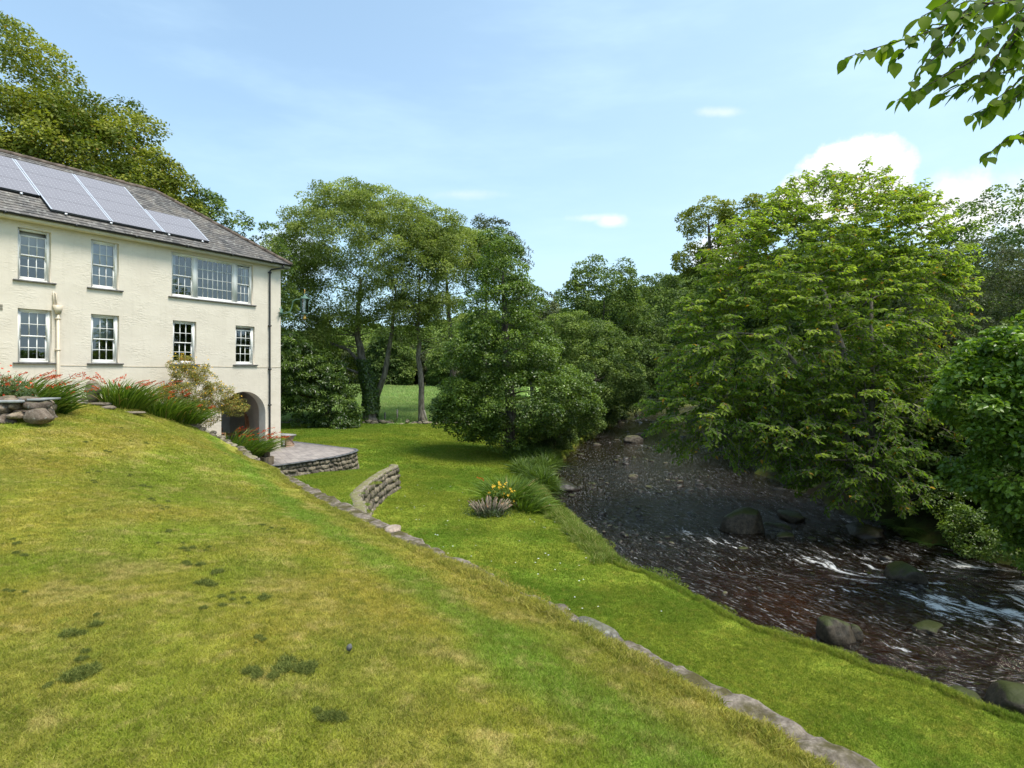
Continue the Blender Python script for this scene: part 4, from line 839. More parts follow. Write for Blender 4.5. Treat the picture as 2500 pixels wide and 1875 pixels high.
def leaf_clumps(b, rng, cen, out, rc, lpc, ll, lw, up=.55, droop=.25, flat=.65, hexa=False, tvar=.25, tup=0.0, acc=0.0):
    n = len(cen); r = rng.uniform(rc[0], rc[1], n); k = np.maximum((lpc * (r / np.mean(rc)) ** 2).astype(int), 4); idx = np.repeat(np.arange(n), k); m = len(idx)
    d = rdir(rng, m); d = unit(d + out[idx] * .55 + np.array((0, 0, .35))); rad = rng.uniform(.25, 1, m) ** .5
    p = cen[idx] + d * (rad * r[idx])[:, None] * np.array((1, 1, flat))
    nrm = unit(d * .6 + np.array((0, 0, up)) + rng.normal(size=(m, 3)) * .45)
    tip = unit(np.cross(nrm, rdir(rng, m)) + d * .5 - np.array((0, 0, droop)))
    ct = rng.normal(0, tvar, n)
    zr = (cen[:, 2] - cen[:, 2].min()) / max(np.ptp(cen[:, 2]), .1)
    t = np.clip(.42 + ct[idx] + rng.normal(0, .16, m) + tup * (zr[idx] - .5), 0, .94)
    if acc: t = np.where(rng.random(m) < acc, 1.0, t)
    add_leaves(b, p, tip, nrm, ll * rng.uniform(.7, 1.25, m), lw * rng.uniform(.7, 1.25, m), t, hexa)
def limbs(b, rng, trunk, radii, cen, rmin=.012, sag=.12, k=5, maxr=.4):
    """grow limbs from the trunk polyline to every clump centre, nearest first"""
    N = [np.array(p, float) for p in trunk]; RR = list(np.asarray(radii, float)); T0 = trunk[len(trunk) // 2]
    order = np.argsort(np.linalg.norm(cen - np.asarray(trunk[-1]), axis=1) + .4 * np.linalg.norm(cen - np.asarray(T0), axis=1))
    NA = np.array(N)
    for i in order:
        c = cen[i]; dv = c - NA; dist = np.linalg.norm(dv, axis=1) + 1.4 * np.maximum(-dv[:, 2], 0)
        q = np.asarray(RR); j = int(np.argmin(dist / (.55 + np.minimum(q, .15) * 3))); a = NA[j]; L = np.linalg.norm(c - a)
        r0 = max(min(RR[j] * .62, .015 + .018 * L), rmin); s = rng.normal(0, sag * L * .5, 3); s[2] = abs(s[2]) * .7
        pts = [a, a + (c - a) * .33 + s, a + (c - a) * .68 + s * .8, c]; rs = [r0, r0 * .8, r0 * .55, max(r0 * .28, rmin * .5)]
        b.tube(pts, rs, k if r0 > .05 else 4, cap=False); NA = np.vstack([NA, pts[1:]]); RR += rs[1:]
BARK = mat_bark('tree_bark', (.045, .038, .030), (.13, .115, .09)); BARKP = mat_bark('pale_bark', (.085, .072, .055), (.23, .20, .16))
def tree(name, label, base, trunk, tr_r, blobs, nclump, rc, lpc, ll, lw, leaf, seed, cat='tree', group=None, bark=None, shell=(.55, 1.0), low=.35, limb_n=None, **kw):
    base = np.array(base, float); rng = np.random.default_rng(seed)
    cen, out = crown_clumps(rng, blobs, nclump, shell, low)
    t = empty(name, base, label, cat, group)
    b = MB(); tr = np.array(trunk, float); n = max(8, len(tr) * 3); s = np.linspace(0, 1, n); s0 = np.linspace(0, 1, len(tr))
    tp_ = np.stack([np.interp(s, s0, tr[:, k]) for k in range(3)], 1); rr_ = np.interp(s, s0, tr_r); rr_[0] *= 1.35
    tp_[1:-1] += rng.normal(0, .05, (n - 2, 3)) * np.array((1, 1, 0)); b.tube(tp_ - base, rr_, 12)
    sel = cen if limb_n is None else cen[rng.permutation(len(cen))[:limb_n]]
    limbs(b, rng, tp_ - base, rr_, sel - base); b.build('trunk', bark or BARK, t, smooth=True)
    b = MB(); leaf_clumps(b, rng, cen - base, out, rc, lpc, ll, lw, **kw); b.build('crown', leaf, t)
    return t
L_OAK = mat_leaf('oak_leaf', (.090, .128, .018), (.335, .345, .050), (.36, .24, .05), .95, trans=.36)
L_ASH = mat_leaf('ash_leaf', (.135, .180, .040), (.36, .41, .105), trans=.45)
L_ALD = mat_leaf('alder_leaf', (.056, .102, .015), (.225, .315, .050), trans=.38, rough=.4, spec=.45)
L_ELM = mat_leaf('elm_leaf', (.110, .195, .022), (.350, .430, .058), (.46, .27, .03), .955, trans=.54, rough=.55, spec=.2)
L_BSH = mat_leaf('round_leaf', (.085, .160, .016), (.270, .395, .052), trans=.48, rough=.35, spec=.5)
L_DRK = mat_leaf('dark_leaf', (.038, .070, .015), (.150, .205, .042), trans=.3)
L_MID = mat_leaf('woodland_leaf', (.070, .115, .026), (.225, .290, .066), trans=.38)
L_SHR = mat_leaf('laurel_leaf', (.034, .070, .010), (.165, .245, .042), trans=.33, rough=.38, spec=.5)
L_WIL = mat_leaf('willow_leaf', (.055, .072, .026), (.15, .17, .075), trans=.3)

# ---- tall trees behind the house
gz = lambda x, y: float(ground_z(x, y))
tree('oak_tree', 'tallest yellow green oak rising behind the house at the left edge of the view', (-33, 37, gz(-33, 37)), [(-33, 37, gz(-33, 37) - .3), (-33, 37, 9), (-33, 37, 17)], [.6, .5, .3],
     [((-33.5, 36, 20.0), (6.6, 6, 8.6)), ((-28.4, 36, 19.0), (4.2, 4.5, 4.4)), ((-30, 35, 14), (8, 5.5, 5))], 520, (.8, 1.5), 170, .21, .14, L_OAK, 1, tup=.3, acc=.02, limb_n=160)
tree('oak_tree', 'broad oak behind the roof ridge with its crown sloping down to the right', (-25.5, 37, gz(-25.5, 37)), [(-25.5, 37, gz(-25.5, 37) - .3), (-25.5, 37, 8), (-25.3, 37, 14)], [.5, .4, .25],
     [((-26.2, 36.5, 17.2), (4.4, 4.5, 6.0)), ((-23.0, 36.5, 14.6), (2.6, 3.5, 4.6)), ((-26, 35, 12), (5, 4, 5))], 400, (.7, 1.3), 150, .20, .135, L_OAK, 2, tup=.3, acc=.02, limb_n=120, group=None)
tree('oak_tree', 'small rounded tree behind the end of the roof ridge below the broad oak', (-20.5, 38.5, gz(-20.5, 38.5)), [(-20.5, 38.5, gz(-20.5, 38.5) - .3), (-20.5, 38.5, 11)], [.25, .12],
     [((-20.8, 38.5, 14.8), (1.9, 2, 3.2)), ((-19.6, 38.5, 11.2), (1.9, 2, 2.6))], 110, (.45, .85), 75, .20, .13, L_MID, 3, acc=.01)
tree('young_tree', 'thin leafy shoots of a young tree poking up behind the roof hip', (-17.6, 40, gz(-17.6, 40)), [(-17.6, 40, gz(-17.6, 40) - .3), (-17.6, 40, 12)], [.16, .08],
     [((-19.1, 40, 16.0), (1.0, .8, 1.9)), ((-17.2, 40, 14.6), (1.1, .8, 1.6)), ((-15.9, 40, 13.4), (.9, .8, 1.5)), ((-17.6, 40, 10.6), (2.2, 1.6, 2.6))], 100, (.35, .6), 70, .20, .11, L_MID, 4, acc=.01)
# ---- ash group at the field edge
g0 = gz(-12.4, 50)
ash = tree('ash_tree', 'largest ash tree at the field edge with ivy clad trunk and wide airy crown', (-12.4, 50, g0), [(-12.4, 50, g0 - .2), (-12.5, 50, 3.5), (-13.0, 50, 6.0), (-13.6, 50, 9.5), (-13.3, 50, 14)], [.62, .52, .42, .24, .10],
     [((-13.2, 50, 15.7), (7.2, 5.8, 6.6)), ((-16.2, 50, 13.0), (4.8, 4.5, 4.2)), ((-9.4, 50, 15.6), (5.0, 4.6, 5.6)), ((-17.6, 49, 9.0), (3.0, 2.6, 1.8)), ((-9.6, 49.4, 10.4), (2.2, 2.4, 2.2)), ((-14.6, 49, 9.8), (2.2, 2.4, 1.6)), ((-14.6, 48, 17.5), (4.6, 4.0, 4.0)), ((-18.6, 49, 10.6), (2.8, 2.8, 2.6)), ((-19.2, 48, 13.6), (2.4, 2.4, 3.4)), ((-11.2, 49, 12.2), (2.6, 3, 2.4))], 860, (.6, 1.15), 130, .22, .095, L_ASH, 5, bark=BARKP, shell=(.38, 1.0), low=.25, droop=.4, up=.35, tup=.35)
rng = np.random.default_rng(55); b = MB()                                # second stem and ivy of the big ash
b.tube([(.2, 0, 1.5), (1.2, 0, 4.2), (1.9, -.2, 8.0), (2.2, 0, 12)], [.30, .24, .16, .06], 10); b.tube([(-.3, 0, 4.5), (-2.0, 0, 6.4), (-3.6, 0, 7.0), (-5.4, 0, 8.2), (-6.4, -.3, 9.4)], [.18, .14, .11, .07, .03], 8); b.tube([(-.2, 0, 4.0), (-2.4, -.4, 4.9), (-4.2, -.8, 6.2)], [.12, .09, .03], 8)
b.build('trunk', BARKP, ash, smooth=True)
m_ = 5200; zz_ = rng.uniform(0, 1, m_) ** 1.2 * 5.6; aa_ = rng.uniform(0, 6.28, m_); rr_ = np.interp(zz_, [0, 1, 3, 5.6], [.62, .66, .72, .5]) * rng.uniform(.85, 1.15, m_) * (1 + .18 * vn(zz_ * 1.4, aa_ * 1.2)); cxx = np.interp(zz_, [0, 3, 5.6], [0, -.05, -.75])
keep = (zz_ > .9) | (np.sin(aa_ * 2) > .2); nr_ = np.stack([np.cos(aa_), np.sin(aa_), .35 + 0 * aa_], 1)
P_ = np.stack([cxx + rr_ * np.cos(aa_), rr_ * np.sin(aa_), zz_], 1)[keep]; b = MB(); add_leaves(b, P_, rdir(rng, len(P_)) * .5 - np.array((0, 0, 1.)), nr_[keep] + rng.normal(0, .3, P_.shape), .17, .15, np.clip(rng.normal(.35, .2, len(P_)), 0, .9)); b.build('ivy', L_SHR, ash)
g0 = gz(-7.8, 49.5)
tree('ash_tree', 'slender ash with a thin straight trunk standing right of the ivy clad ash', (-7.8, 49.5, g0), [(-7.8, 49.5, g0 - .2), (-7.9, 49.5, 4), (-8.2, 49.5, 9), (-8.0, 49.5, 14)], [.30, .25, .18, .07],
     [((-7.9, 50, 14.6), (3.4, 3.2, 5.0)), ((-6.0, 50, 16.2), (2.9, 2.8, 3.6)), ((-8.6, 49, 10.8), (2.2, 2.4, 2.2)), ((-6.0, 49.5, 10.2), (1.8, 2, 2.6))], 220, (.55, 1.05), 120, .22, .10, L_ASH, 6, bark=BARKP, low=.15, droop=.4, up=.35, tup=.3)
g0 = gz(-6.0, 58)
tree('ash_tree', 'ash behind the conical bank tree with bare dark forked stem showing below its crown', (-6.0, 58, g0), [(-6.0, 58, g0 - .2), (-6.1, 58, 9), (-6.6, 58, 13), (-6.8, 58, 17)], [.34, .28, .2, .07],
     [((-5.6, 58, 17.2), (3.4, 3.2, 3.6)), ((-3.0, 58, 16.2), (2.6, 2.6, 3.6))], 200, (.55, 1.1), 110, .24, .11, L_ASH, 7, low=.15, droop=.4, up=.35, tup=.3)
g0 = gz(-3.2, 64)
tree('ash_tree', 'sparse brownish topped ash at the right end of the ash group', (-3.2, 64, g0), [(-3.2, 64, g0 - .2), (-3.2, 64, 10), (-2.8, 64, 17)], [.3, .22, .07],
     [((-2.6, 64, 19.6), (3.0, 3, 3.6)), ((-.2, 64, 18.6), (2.2, 2.2, 2.4))], 100, (.6, 1.05), 58, .28, .14, L_WIL, 8, low=.3, droop=.3, tup=.2)
# ---- dark laurel mass to the right of the house corner
b0 = (-15.2, 46.5, gz(-15.2, 46.5))
tree('laurel_shrub', 'dark dense evergreen shrub beside the house corner at the lawn edge', b0, [(-15.2, 46.5, b0[2] - .1), (-15.2, 46.5, 3.5)], [.3, .15],
     [((-16.2, 46, 4.6), (2.6, 2.4, 3.2)), ((-14.6, 45.6, 3.3), (1.9, 1.9, 2.1)), ((-17.5, 44.5, 6.0), (2.0, 2.0, 3.0)), ((-13.5, 45.5, 1.9), (1.2, 1.3, .8))], 300, (.42, .85), 120, .24, .095, L_SHR, 9, cat='shrub', low=.6, droop=.55, flat=.5, tvar=.3, limb_n=40)
b0 = (-20.5, 47.5, gz(-20.5, 47.5))
tree('laurel_shrub', 'brownish topped shrub behind the dark evergreen shrub next to the house', b0, [(-20.5, 47.5, b0[2] - .1), (-20.5, 47.5, 4)], [.3, .15],
     [((-20, 49, 5.2), (3.4, 2.4, 3.4)), ((-16.8, 52, 5.6), (3.6, 2.4, 2.8))], 150, (.5, .95), 80, .25, .13, L_OAK, 10, cat='shrub', low=.6, limb_n=30)
# ---- conical alder on the bank
g0 = gz(-.1, 31.8)
tree('alder_tree', 'dense dark green conical tree standing on the lawn at the river bank', (-.1, 31.8, g0), [(-.1, 31.8, g0 - .2), (-.1, 31.8, 4), (-.4, 32, 8), (-.5, 32, 11.5)], [.36, .30, .2, .06],
     [((-.55, 32, 11.4), (1.25, 1.4, 2.6)), ((-.5, 32, 9.0), (2.3, 2.3, 2.4)), ((-.5, 32, 6.7), (3.3, 3.2, 2.4)), ((.2, 32, 4.4), (4.3, 3.6, 2.0)), ((2.9, 32.2, 4.2), (2.0, 2.4, 1.9)), ((-2.6, 31.8, 3.6), (1.7, 2.0, 1.5)), ((-.1, 31.4, 2.6), (1.5, 1.4, 1.0))], 820, (.34, .72), 120, .125, .095, L_ALD, 11, low=.7, tvar=.22, limb_n=170, tup=.15)
# ---- riverside trees further up
MIDT = []
for i, (nm, lab, bx, by, blobs, nc, rc, lp, l, wdt, lf, grp) in enumerate([
    ('bank_tree', 'light green tree leaning low over the river just behind the conical bank tree', 6.6, 50, [((7.4, 50, 5.6), (3.0, 3, 2.6)), ((5.2, 52, 8.3), (2.8, 3, 3.0)), ((9.4, 51, 4.6), (2.2, 2.4, 1.9))], 260, (.48, .9), 110, .19, .135, L_MID, None),
    ('bank_tree', 'pale hazy tree seen between the conical bank tree and the dark riverside wood', 2.5, 66, [((2.0, 66, 11.6), (3.6, 3.4, 3.6)), ((4.8, 66, 8.6), (3.0, 3, 3.4))], 130, (.7, 1.2), 70, .30, .2, L_WIL, None),
    ('riverside_oak', 'tall rounded dark oak at the bend where the river disappears', 13.0, 84, [((13.6, 84, 16.5), (5.2, 5, 6.2)), ((9.6, 84, 15.2), (3.0, 3.4, 3.6)), ((16.5, 86, 12), (4.5, 4.5, 5.5)), ((11, 82, 9), (4.4, 4, 4))], 270, (.9, 1.7), 95, .36, .25, L_MID, None),
    ('riverside_oak', 'dark oak filling the gap behind the river bend', 24.0, 96, [((24, 96, 14.5), (7.0, 5, 8.0)), ((18, 94, 7), (5, 4, 5.5)), ((29, 96, 9), (6, 4, 7))], 260, (1.0, 1.9), 95, .40, .28, L_DRK, None),
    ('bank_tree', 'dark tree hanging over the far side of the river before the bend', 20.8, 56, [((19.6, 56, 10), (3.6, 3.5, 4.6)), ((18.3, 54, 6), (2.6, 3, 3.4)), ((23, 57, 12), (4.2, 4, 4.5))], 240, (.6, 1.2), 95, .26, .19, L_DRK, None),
    ('oak_tree', 'open crowned oak with sky showing through it behind the top of the elm', 18.4, 49, [((16.6, 48, 18.2), (2.4, 2.4, 2.0)), ((19.6, 48, 18.2), (2.3, 2.4, 2.3)), ((15.0, 48, 15.4), (1.3, 1.6, 1.0)), ((18.6, 49, 15.4), (2.6, 2.4, 2.2)), ((16.3, 48, 13.6), (1.8, 1.8, 1.4)), ((20, 49, 12.2), (3.6, 3, 3.2))], 230, (.45, .9), 110, .20, .14, L_OAK, None),
    ('bank_tree', 'mid green tree showing to the left of the elm above the water', 17.6, 44, [((16.4, 44, 9.6), (3.0, 3, 3.2)), ((17.6, 44, 13.2), (2.6, 2.6, 2.4)), ((15.6, 43, 6.0), (2.2, 2.4, 2.2))], 200, (.5, .95), 90, .22, .16, L_MID, None),
    ('oak_tree', 'dark round topped tree on the rising ground at the right edge of the view', 31, 34, [((31, 34, 12.6), (4.6, 4.5, 4.6)), ((27.5, 34, 10.0), (2.8, 3, 3.0)), ((33, 33, 8), (5, 4, 4))], 300, (.6, 1.1), 140, .18, .13, L_ALD, None),
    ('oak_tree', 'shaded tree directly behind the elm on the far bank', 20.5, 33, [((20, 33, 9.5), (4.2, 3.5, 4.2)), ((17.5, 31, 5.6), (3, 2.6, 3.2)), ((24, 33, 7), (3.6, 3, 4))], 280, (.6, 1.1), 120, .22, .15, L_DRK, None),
    ('bank_tree', 'leafy tree closing the left bank just before the river bend', 10.4, 68, [((11.4, 67, 6.4), (3.6, 3.4, 4.6)), ((8.6, 66, 8.6), (3.4, 3.4, 3.8)), ((13.2, 69, 4.0), (2.6, 2.6, 2.6))], 240, (.6, 1.1), 100, .25, .18, L_MID, None),
    ('bank_tree', 'low dark tree hanging right over the water at the bend', 17.0, 83, [((17.6, 81, 5.6), (4.4, 3.6, 4.6)), ((13.4, 79, 4.6), (3.4, 3.2, 4.0)), ((21.5, 88, 8), (5, 4, 6.5))], 260, (.7, 1.3), 100, .32, .22, L_DRK, None),
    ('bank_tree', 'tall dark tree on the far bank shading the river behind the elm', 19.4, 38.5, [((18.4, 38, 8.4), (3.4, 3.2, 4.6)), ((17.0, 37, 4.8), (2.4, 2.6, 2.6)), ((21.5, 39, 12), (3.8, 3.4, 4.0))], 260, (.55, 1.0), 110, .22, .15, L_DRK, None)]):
    g0 = gz(bx, by); tz_ = blobs[0][0]
    MIDT.append(tree(nm, lab, (bx, by, g0), [(bx, by, g0 - .3), ((bx + tz_[0]) / 2, by, g0 + (tz_[2] - g0) * .55), (tz_[0], tz_[1], tz_[2])], [.34, .25, .1], blobs, nc, rc, lp, l, wdt, lf, 30 + i, low=.55, limb_n=110, tup=.2))
b0 = (20.3, 25.5, gz(20.3, 25.5))
tree('willow_bush', 'grey green twiggy willow bush between the elm and the right edge', b0, [(20.3, 25.5, b0[2] - .2), (20.2, 25, 6.5)], [.2, .1],
     [((19.6, 24.5, 9.3), (2.8, 2.2, 2.1)), ((22.6, 24.5, 8.6), (2.6, 2, 2.4)), ((18.5, 24, 7.0), (2.0, 1.8, 1.6))], 420, (.30, .62), 80, .12, .05, L_WIL, 50, cat='shrub', low=.6, bark=BARKP, droop=.1, up=.3)
# ---- shrubs filling the far bank under the trees
k = 0; bsh = None
for i, (x, y, s) in enumerate([(15.6, 19.5, 1.0), (16.4, 22.5, 1.15), (15.4, 26.5, 1.05), (16.6, 30, 1.2), (17.4, 35, 1.3), (18.6, 27, 1.5), (19.2, 21, 1.5), (18.6, 16.5, 1.3), (22.5, 22, 1.7), (23, 28, 1.9), (18.2, 40, 1.4), (20, 46, 1.6), (15.3, 16.4, .7), (2.6, 35.5, .7), (3.2, 38.5, .9), (4.2, 42, 1.0), (5.0, 45.5, 1.1), (6.6, 50, 1.1), (8.4, 55, 1.2), (9.8, 59.5, 1.3), (11.0, 64, 1.3), (13.0, 70, 1.5), (1.4, 33.4, .55)]):
    if bsh is None:
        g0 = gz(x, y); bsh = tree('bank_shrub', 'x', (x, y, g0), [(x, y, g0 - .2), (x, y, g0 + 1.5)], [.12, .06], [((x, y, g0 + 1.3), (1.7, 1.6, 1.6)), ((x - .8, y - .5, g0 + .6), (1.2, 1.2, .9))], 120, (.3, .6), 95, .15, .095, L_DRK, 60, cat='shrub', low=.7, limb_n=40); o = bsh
    else:
        o = copy_tree(bsh); o.location = (x, y, gz(x, y)); o.scale = (s,) * 3; o.rotation_euler.z = i * 1.7
    if x > xL(y): tag(o, 'dark shaded shrub on the far bank under the overhanging elm', 'shrub', 'shrubs on the far river bank')
    else: tag(o, 'dark shrub dipping into the river along the near bank beyond the conical tree', 'shrub', 'shrubs on the near river bank')
# ---- wood across the field: edge trees one can tell apart, and the hill as one mass
wt0 = None; rng = np.random.default_rng(70)
for i in range(46):
    x = -88 + i * 2.9 + rng.normal(0, 1.0); y = 139 + rng.normal(0, 4) + .05 * abs(x); s = rng.uniform(.75, 1.25)
    if x > xL(min(y, 120)) - 6 and y < 120: continue
    if i % 3 == 0 and i < 9:
        g0 = gz(x, y); o = tree('field_edge_tree', 'x', (x, y, g0), [(x, y, g0 - .5), (x, y, g0 + 6)], [.4, .15], [((x, y, g0 + 6.4), (3.2, 3.2, 4.6)), ((x + 1.4, y - 1, g0 + 3.2), (2.6, 2.4, 2.8))], 120, (.8, 1.5), 62, .5, .34, [L_MID, L_DRK, L_WIL][i // 3], 80 + i, low=.7, limb_n=20)
        wt0 = (wt0 or []) + [o]
    else:
        o = copy_tree(wt0[i % len(wt0)]); o.location = (x, y, gz(x, y) - .2); o.scale = (s, s, s * rng.uniform(.85, 1.15)); o.rotation_euler.z = rng.uniform(0, 6)
    tag(o, 'woodland tree in the row along the far side of the green field', 'tree', 'trees along the far edge of the field')
def scatter(name, protos, pts, eul, scl, var, mats, kind='stuff'):
    """one object: its own mesh holds a few small clumps (proto=1..n) and placement points (proto=0)"""
    b = MB(); pa = []; 
    for i, pb in enumerate(protos):
        v = np.concatenate(pb.v); t = np.concatenate(pb.t)
        for f in pb.f: pass
        b.v += [v]; b.t += [t]; b.f += [f + b.n for f in pb.f]; b.n += len(v); pa.append(np.full(len(v), i + 1))
    npv = b.n; b.v.append(np.asarray(pts, float)); b.t.append(np.zeros(len(pts))); b.n += len(pts)
    o = b.build(name, None); me = o.data
    n = len(me.vertices); pa = np.r_[np.concatenate(pa), np.zeros(len(pts), int)]
    a = me.attributes.new('proto', 'INT', 'POINT'); a.data.foreach_set('value', pa.astype(np.int32))
    a = me.attributes.new('rot', 'FLOAT_VECTOR', 'POINT'); a.data.foreach_set('vector', np.r_[np.zeros((npv, 3)), eul].astype(np.float32).ravel())
    a = me.attributes.new('scl', 'FLOAT', 'POINT'); a.data.foreach_set('value', np.r_[np.ones(npv), scl].astype(np.float32))
    a = me.attributes.new('var', 'INT', 'POINT'); a.data.foreach_set('value', np.r_[np.zeros(npv, int), np.asarray(var) + 1].astype(np.int32))
    me.materials.append(mats)
    g = bpy.data.node_groups.new(name, 'GeometryNodeTree'); g.interface.new_socket('Geometry', in_out='INPUT', socket_type='NodeSocketGeometry'); g.interface.new_socket('Geometry', in_out='OUTPUT', socket_type='NodeSocketGeometry')
    gi, go = g.nodes.new('NodeGroupInput'), g.nodes.new('NodeGroupOutput'); jn = g.nodes.new('GeometryNodeJoinGeometry')
    def na(nm, ty): x = g.nodes.new('GeometryNodeInputNamedAttribute'); x.data_type = ty; x.inputs['Name'].default_value = nm; return x.outputs['Attribute']
    def eq(s_, val): x = g.nodes.new('FunctionNodeCompare'); x.data_type = 'INT'; x.operation = 'EQUAL'; g.links.new(s_, x.inputs[2]); x.inputs[3].default_value = val; return x.outputs[0]
    def sepg(val): x = g.nodes.new('GeometryNodeSeparateGeometry'); x.domain = 'POINT'; g.links.new(gi.outputs[0], x.inputs[0]); g.links.new(eq(na('proto', 'INT'), val), x.inputs[1]); return x.outputs[0]
    P0 = sepg(0)
    for i in range(len(protos)):
        ip = g.nodes.new('GeometryNodeInstanceOnPoints'); g.links.new(P0, ip.inputs['Points']); g.links.new(sepg(i + 1), ip.inputs['Instance']); g.links.new(eq(na('var', 'INT'), i + 1), ip.inputs['Selection'])
        g.links.new(na('rot', 'FLOAT_VECTOR'), ip.inputs['Rotation']); g.links.new(na('scl', 'FLOAT'), ip.inputs['Scale']); g.links.new(ip.outputs[0], jn.inputs[0])
    g.links.new(jn.outputs[0], go.inputs[0]); md = o.modifiers.new('scatter', 'NODES'); md.node_group = g
    return tag(o, kind=kind)
def slope_euler(zf, x, y, rz):
    e = .15; dx, dy = (zf(x + e, y) - zf(x - e, y)) / (2 * e), (zf(x, y + e) - zf(x, y - e)) / (2 * e); out = []
    for a, c_, r in zip(dx, dy, rz):
        q = Vector((-a, -c_, 1)).to_track_quat('Z', 'Y'); out.append((q.to_matrix() @ Matrix.Rotation(r, 3, 'Z')).to_euler())
    return np.array([tuple(q) for q in out])
protos = []
for k in range(3):
    rng = np.random.default_rng(400 + k); b = MB(); cen, out_ = crown_clumps(rng, [((0, 0, 5.2), (3.4, 3.4, 4.2))], 46, (.6, 1), .3); leaf_clumps(b, rng, cen, out_, (1.0, 1.8), 42, .75, .55, tup=.3); protos.append(b)
rng = np.random.default_rng(8); hx, hy = rng.uniform(-260, 160, 2600), rng.uniform(152, 330, 2600); kp = (abs(hx) < hy * 1.05); hx, hy = hx[kp], hy[kp]
tag(scatter('hillside_wood', protos, np.stack([hx, hy, ground_z(hx, hy) - 1], 1), np.c_[np.zeros((len(hx), 2)), rng.uniform(0, 6, len(hx))], rng.uniform(.7, 1.35, len(hx)), rng.integers(0, 3, len(hx)), L_MID), 'wooded hillside rising beyond the field and river bend', 'woodland')

# ---- the big overhanging elm: layered sprays of leaves along drooping twigs
def sprays(bl, bt, rng, org, out, ln, nside, sp, ll, lw, hexa=True, droop=.5, acc=.02, tone=None, tshift=0.0):
    P, TP_, NR, TT, LL = [], [], [], [], []
    for i in range(len(org)):
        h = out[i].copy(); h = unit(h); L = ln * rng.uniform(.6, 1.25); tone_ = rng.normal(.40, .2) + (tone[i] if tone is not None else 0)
        hz_ = unit(np.array((h[0], h[1], 0)) + 1e-6); sd = np.array((-hz_[1], hz_[0], 0))
        def axis(a, d, Lx, w0):
            n = 6; s = np.linspace(0, 1, n); q = a + d * (s * Lx)[:, None]; q[:, 2] -= droop * Lx * s ** 2 * .55; bt.tube(q, np.linspace(w0 * 1.5, .004, n), 3, cap=False); return q
        q = axis(org[i], h, L, .012); axes = [(q, L)]
        for k in range(nside):
            s_ = rng.uniform(.15, .85); a = np.array([np.interp(s_, np.linspace(0, 1, 6), q[:, j]) for j in range(3)]); sg = 1 if k % 2 else -1
            d = unit(h * .75 + sd * sg * rng.uniform(.5, 1.0) + rng.normal(0, .12, 3)); Lx = L * (1 - s_ * .6) * rng.uniform(.4, .7); axes.append((axis(a, d, Lx, .006), Lx))
        for q, Lx in axes:
            m = max(int(Lx / sp), 3); s = (np.arange(m) + rng.uniform(0, 1)) / m; s = s[s < 1]; ss = np.linspace(0, 1, len(q)); b_ = np.stack([np.interp(s, ss, q[:, j]) for j in range(3)], 1)
            dd = unit(np.gradient(q, axis=0)); d = np.stack([np.interp(s, ss, dd[:, j]) for j in range(3)], 1); sdv = unit(np.cross(d, (0, 0, 1)))
            sg = np.where(np.arange(len(s)) % 2, 1, -1)[:, None]
            P.append(b_); TP_.append(unit(d * .55 + sdv * sg * .8 - np.array((0, 0, .28)) + rng.normal(0, .30, b_.shape))); NR.append(np.array((0, 0, .9)) + rng.normal(0, .42, b_.shape) + h * .35)
            TT.append(np.clip(tone_ + rng.normal(0, .13, len(s)), 0, .94)); LL.append(ll * rng.uniform(.65, 1.2, len(s)))
    P, TP_, NR, TT, LL = map(np.concatenate, (P, TP_, NR, TT, LL))
    TT = np.where(rng.random(len(TT)) < acc, 1, TT); add_leaves(bl, P, TP_, NR, LL, LL * lw / ll, TT, hexa)
    return len(P)
g0 = gz(13.6, 21.5); base = np.array((13.6, 21.5, g0)); rng = np.random.default_rng(101)
el = empty('elm_tree', base, 'huge bright green elm leaning over the river from the far bank', 'tree')
blobs = [((10.6, 20.6, 7.8), (3.9, 3.2, 3.6)), ((11.6, 20.8, 10.6), (2.9, 2.6, 2.4)), ((8.4, 20.2, 6.8), (2.9, 2.6, 2.4)), ((7.1, 20.2, 4.6), (2.1, 2.2, 1.4)), ((13.4, 20.4, 10.2), (2.2, 2.2, 2.0)), ((9.4, 20.4, 9.4), (2.2, 2.2, 2.4)), ((12.2, 19.4, 4.6), (2.5, 2.2, 2.4)), ((11.2, 18.8, 2.9), (1.9, 1.7, 1.3)), ((13.6, 20.6, 8.2), (2.3, 2.2, 3.0)), ((9.6, 20, 4.4), (2.2, 2.0, 1.6))]
cen, out_ = crown_clumps(rng, blobs, 2700, (.50, 1.0), .55)
out_[:, 2] = out_[:, 2] * .55 - .05 + .35 * np.clip((cen[:, 2] - 8) / 4, 0, 1); out_ = unit(out_ + np.array((-.15, -.12, 0)) + rng.normal(0, .28, out_.shape))
bl, bt = MB(), MB()
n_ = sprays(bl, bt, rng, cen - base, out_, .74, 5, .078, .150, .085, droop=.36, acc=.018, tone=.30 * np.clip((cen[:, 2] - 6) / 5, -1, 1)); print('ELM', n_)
lo_ = np.array([(4.75, 20.3, 3.9), (5.2, 20.2, 3.6), (5.9, 20.0, 3.4), (6.6, 19.8, 3.0), (8.2, 19.6, 2.9), (9.2, 19.3, 2.7), (6.0, 20.5, 4.0), (11.3, 18.4, 1.75), (11.9, 18.3, 1.6), (12.5, 18.2, 1.8), (10.6, 18.6, 2.2), (5.5, 20.4, 4.9), (5.6, 20.4, 5.7), (6.3, 20.4, 7.2), (6.9, 20.4, 8.4)]) + np.array((.9, .1, .2))
sprays(bl, bt, rng, lo_ - base, unit(np.tile(np.array((-1, -.25, -.05)), (len(lo_), 1)) + rng.normal(0, .2, lo_.shape)), 1.1, 6, .075, .135, .075, droop=.45)
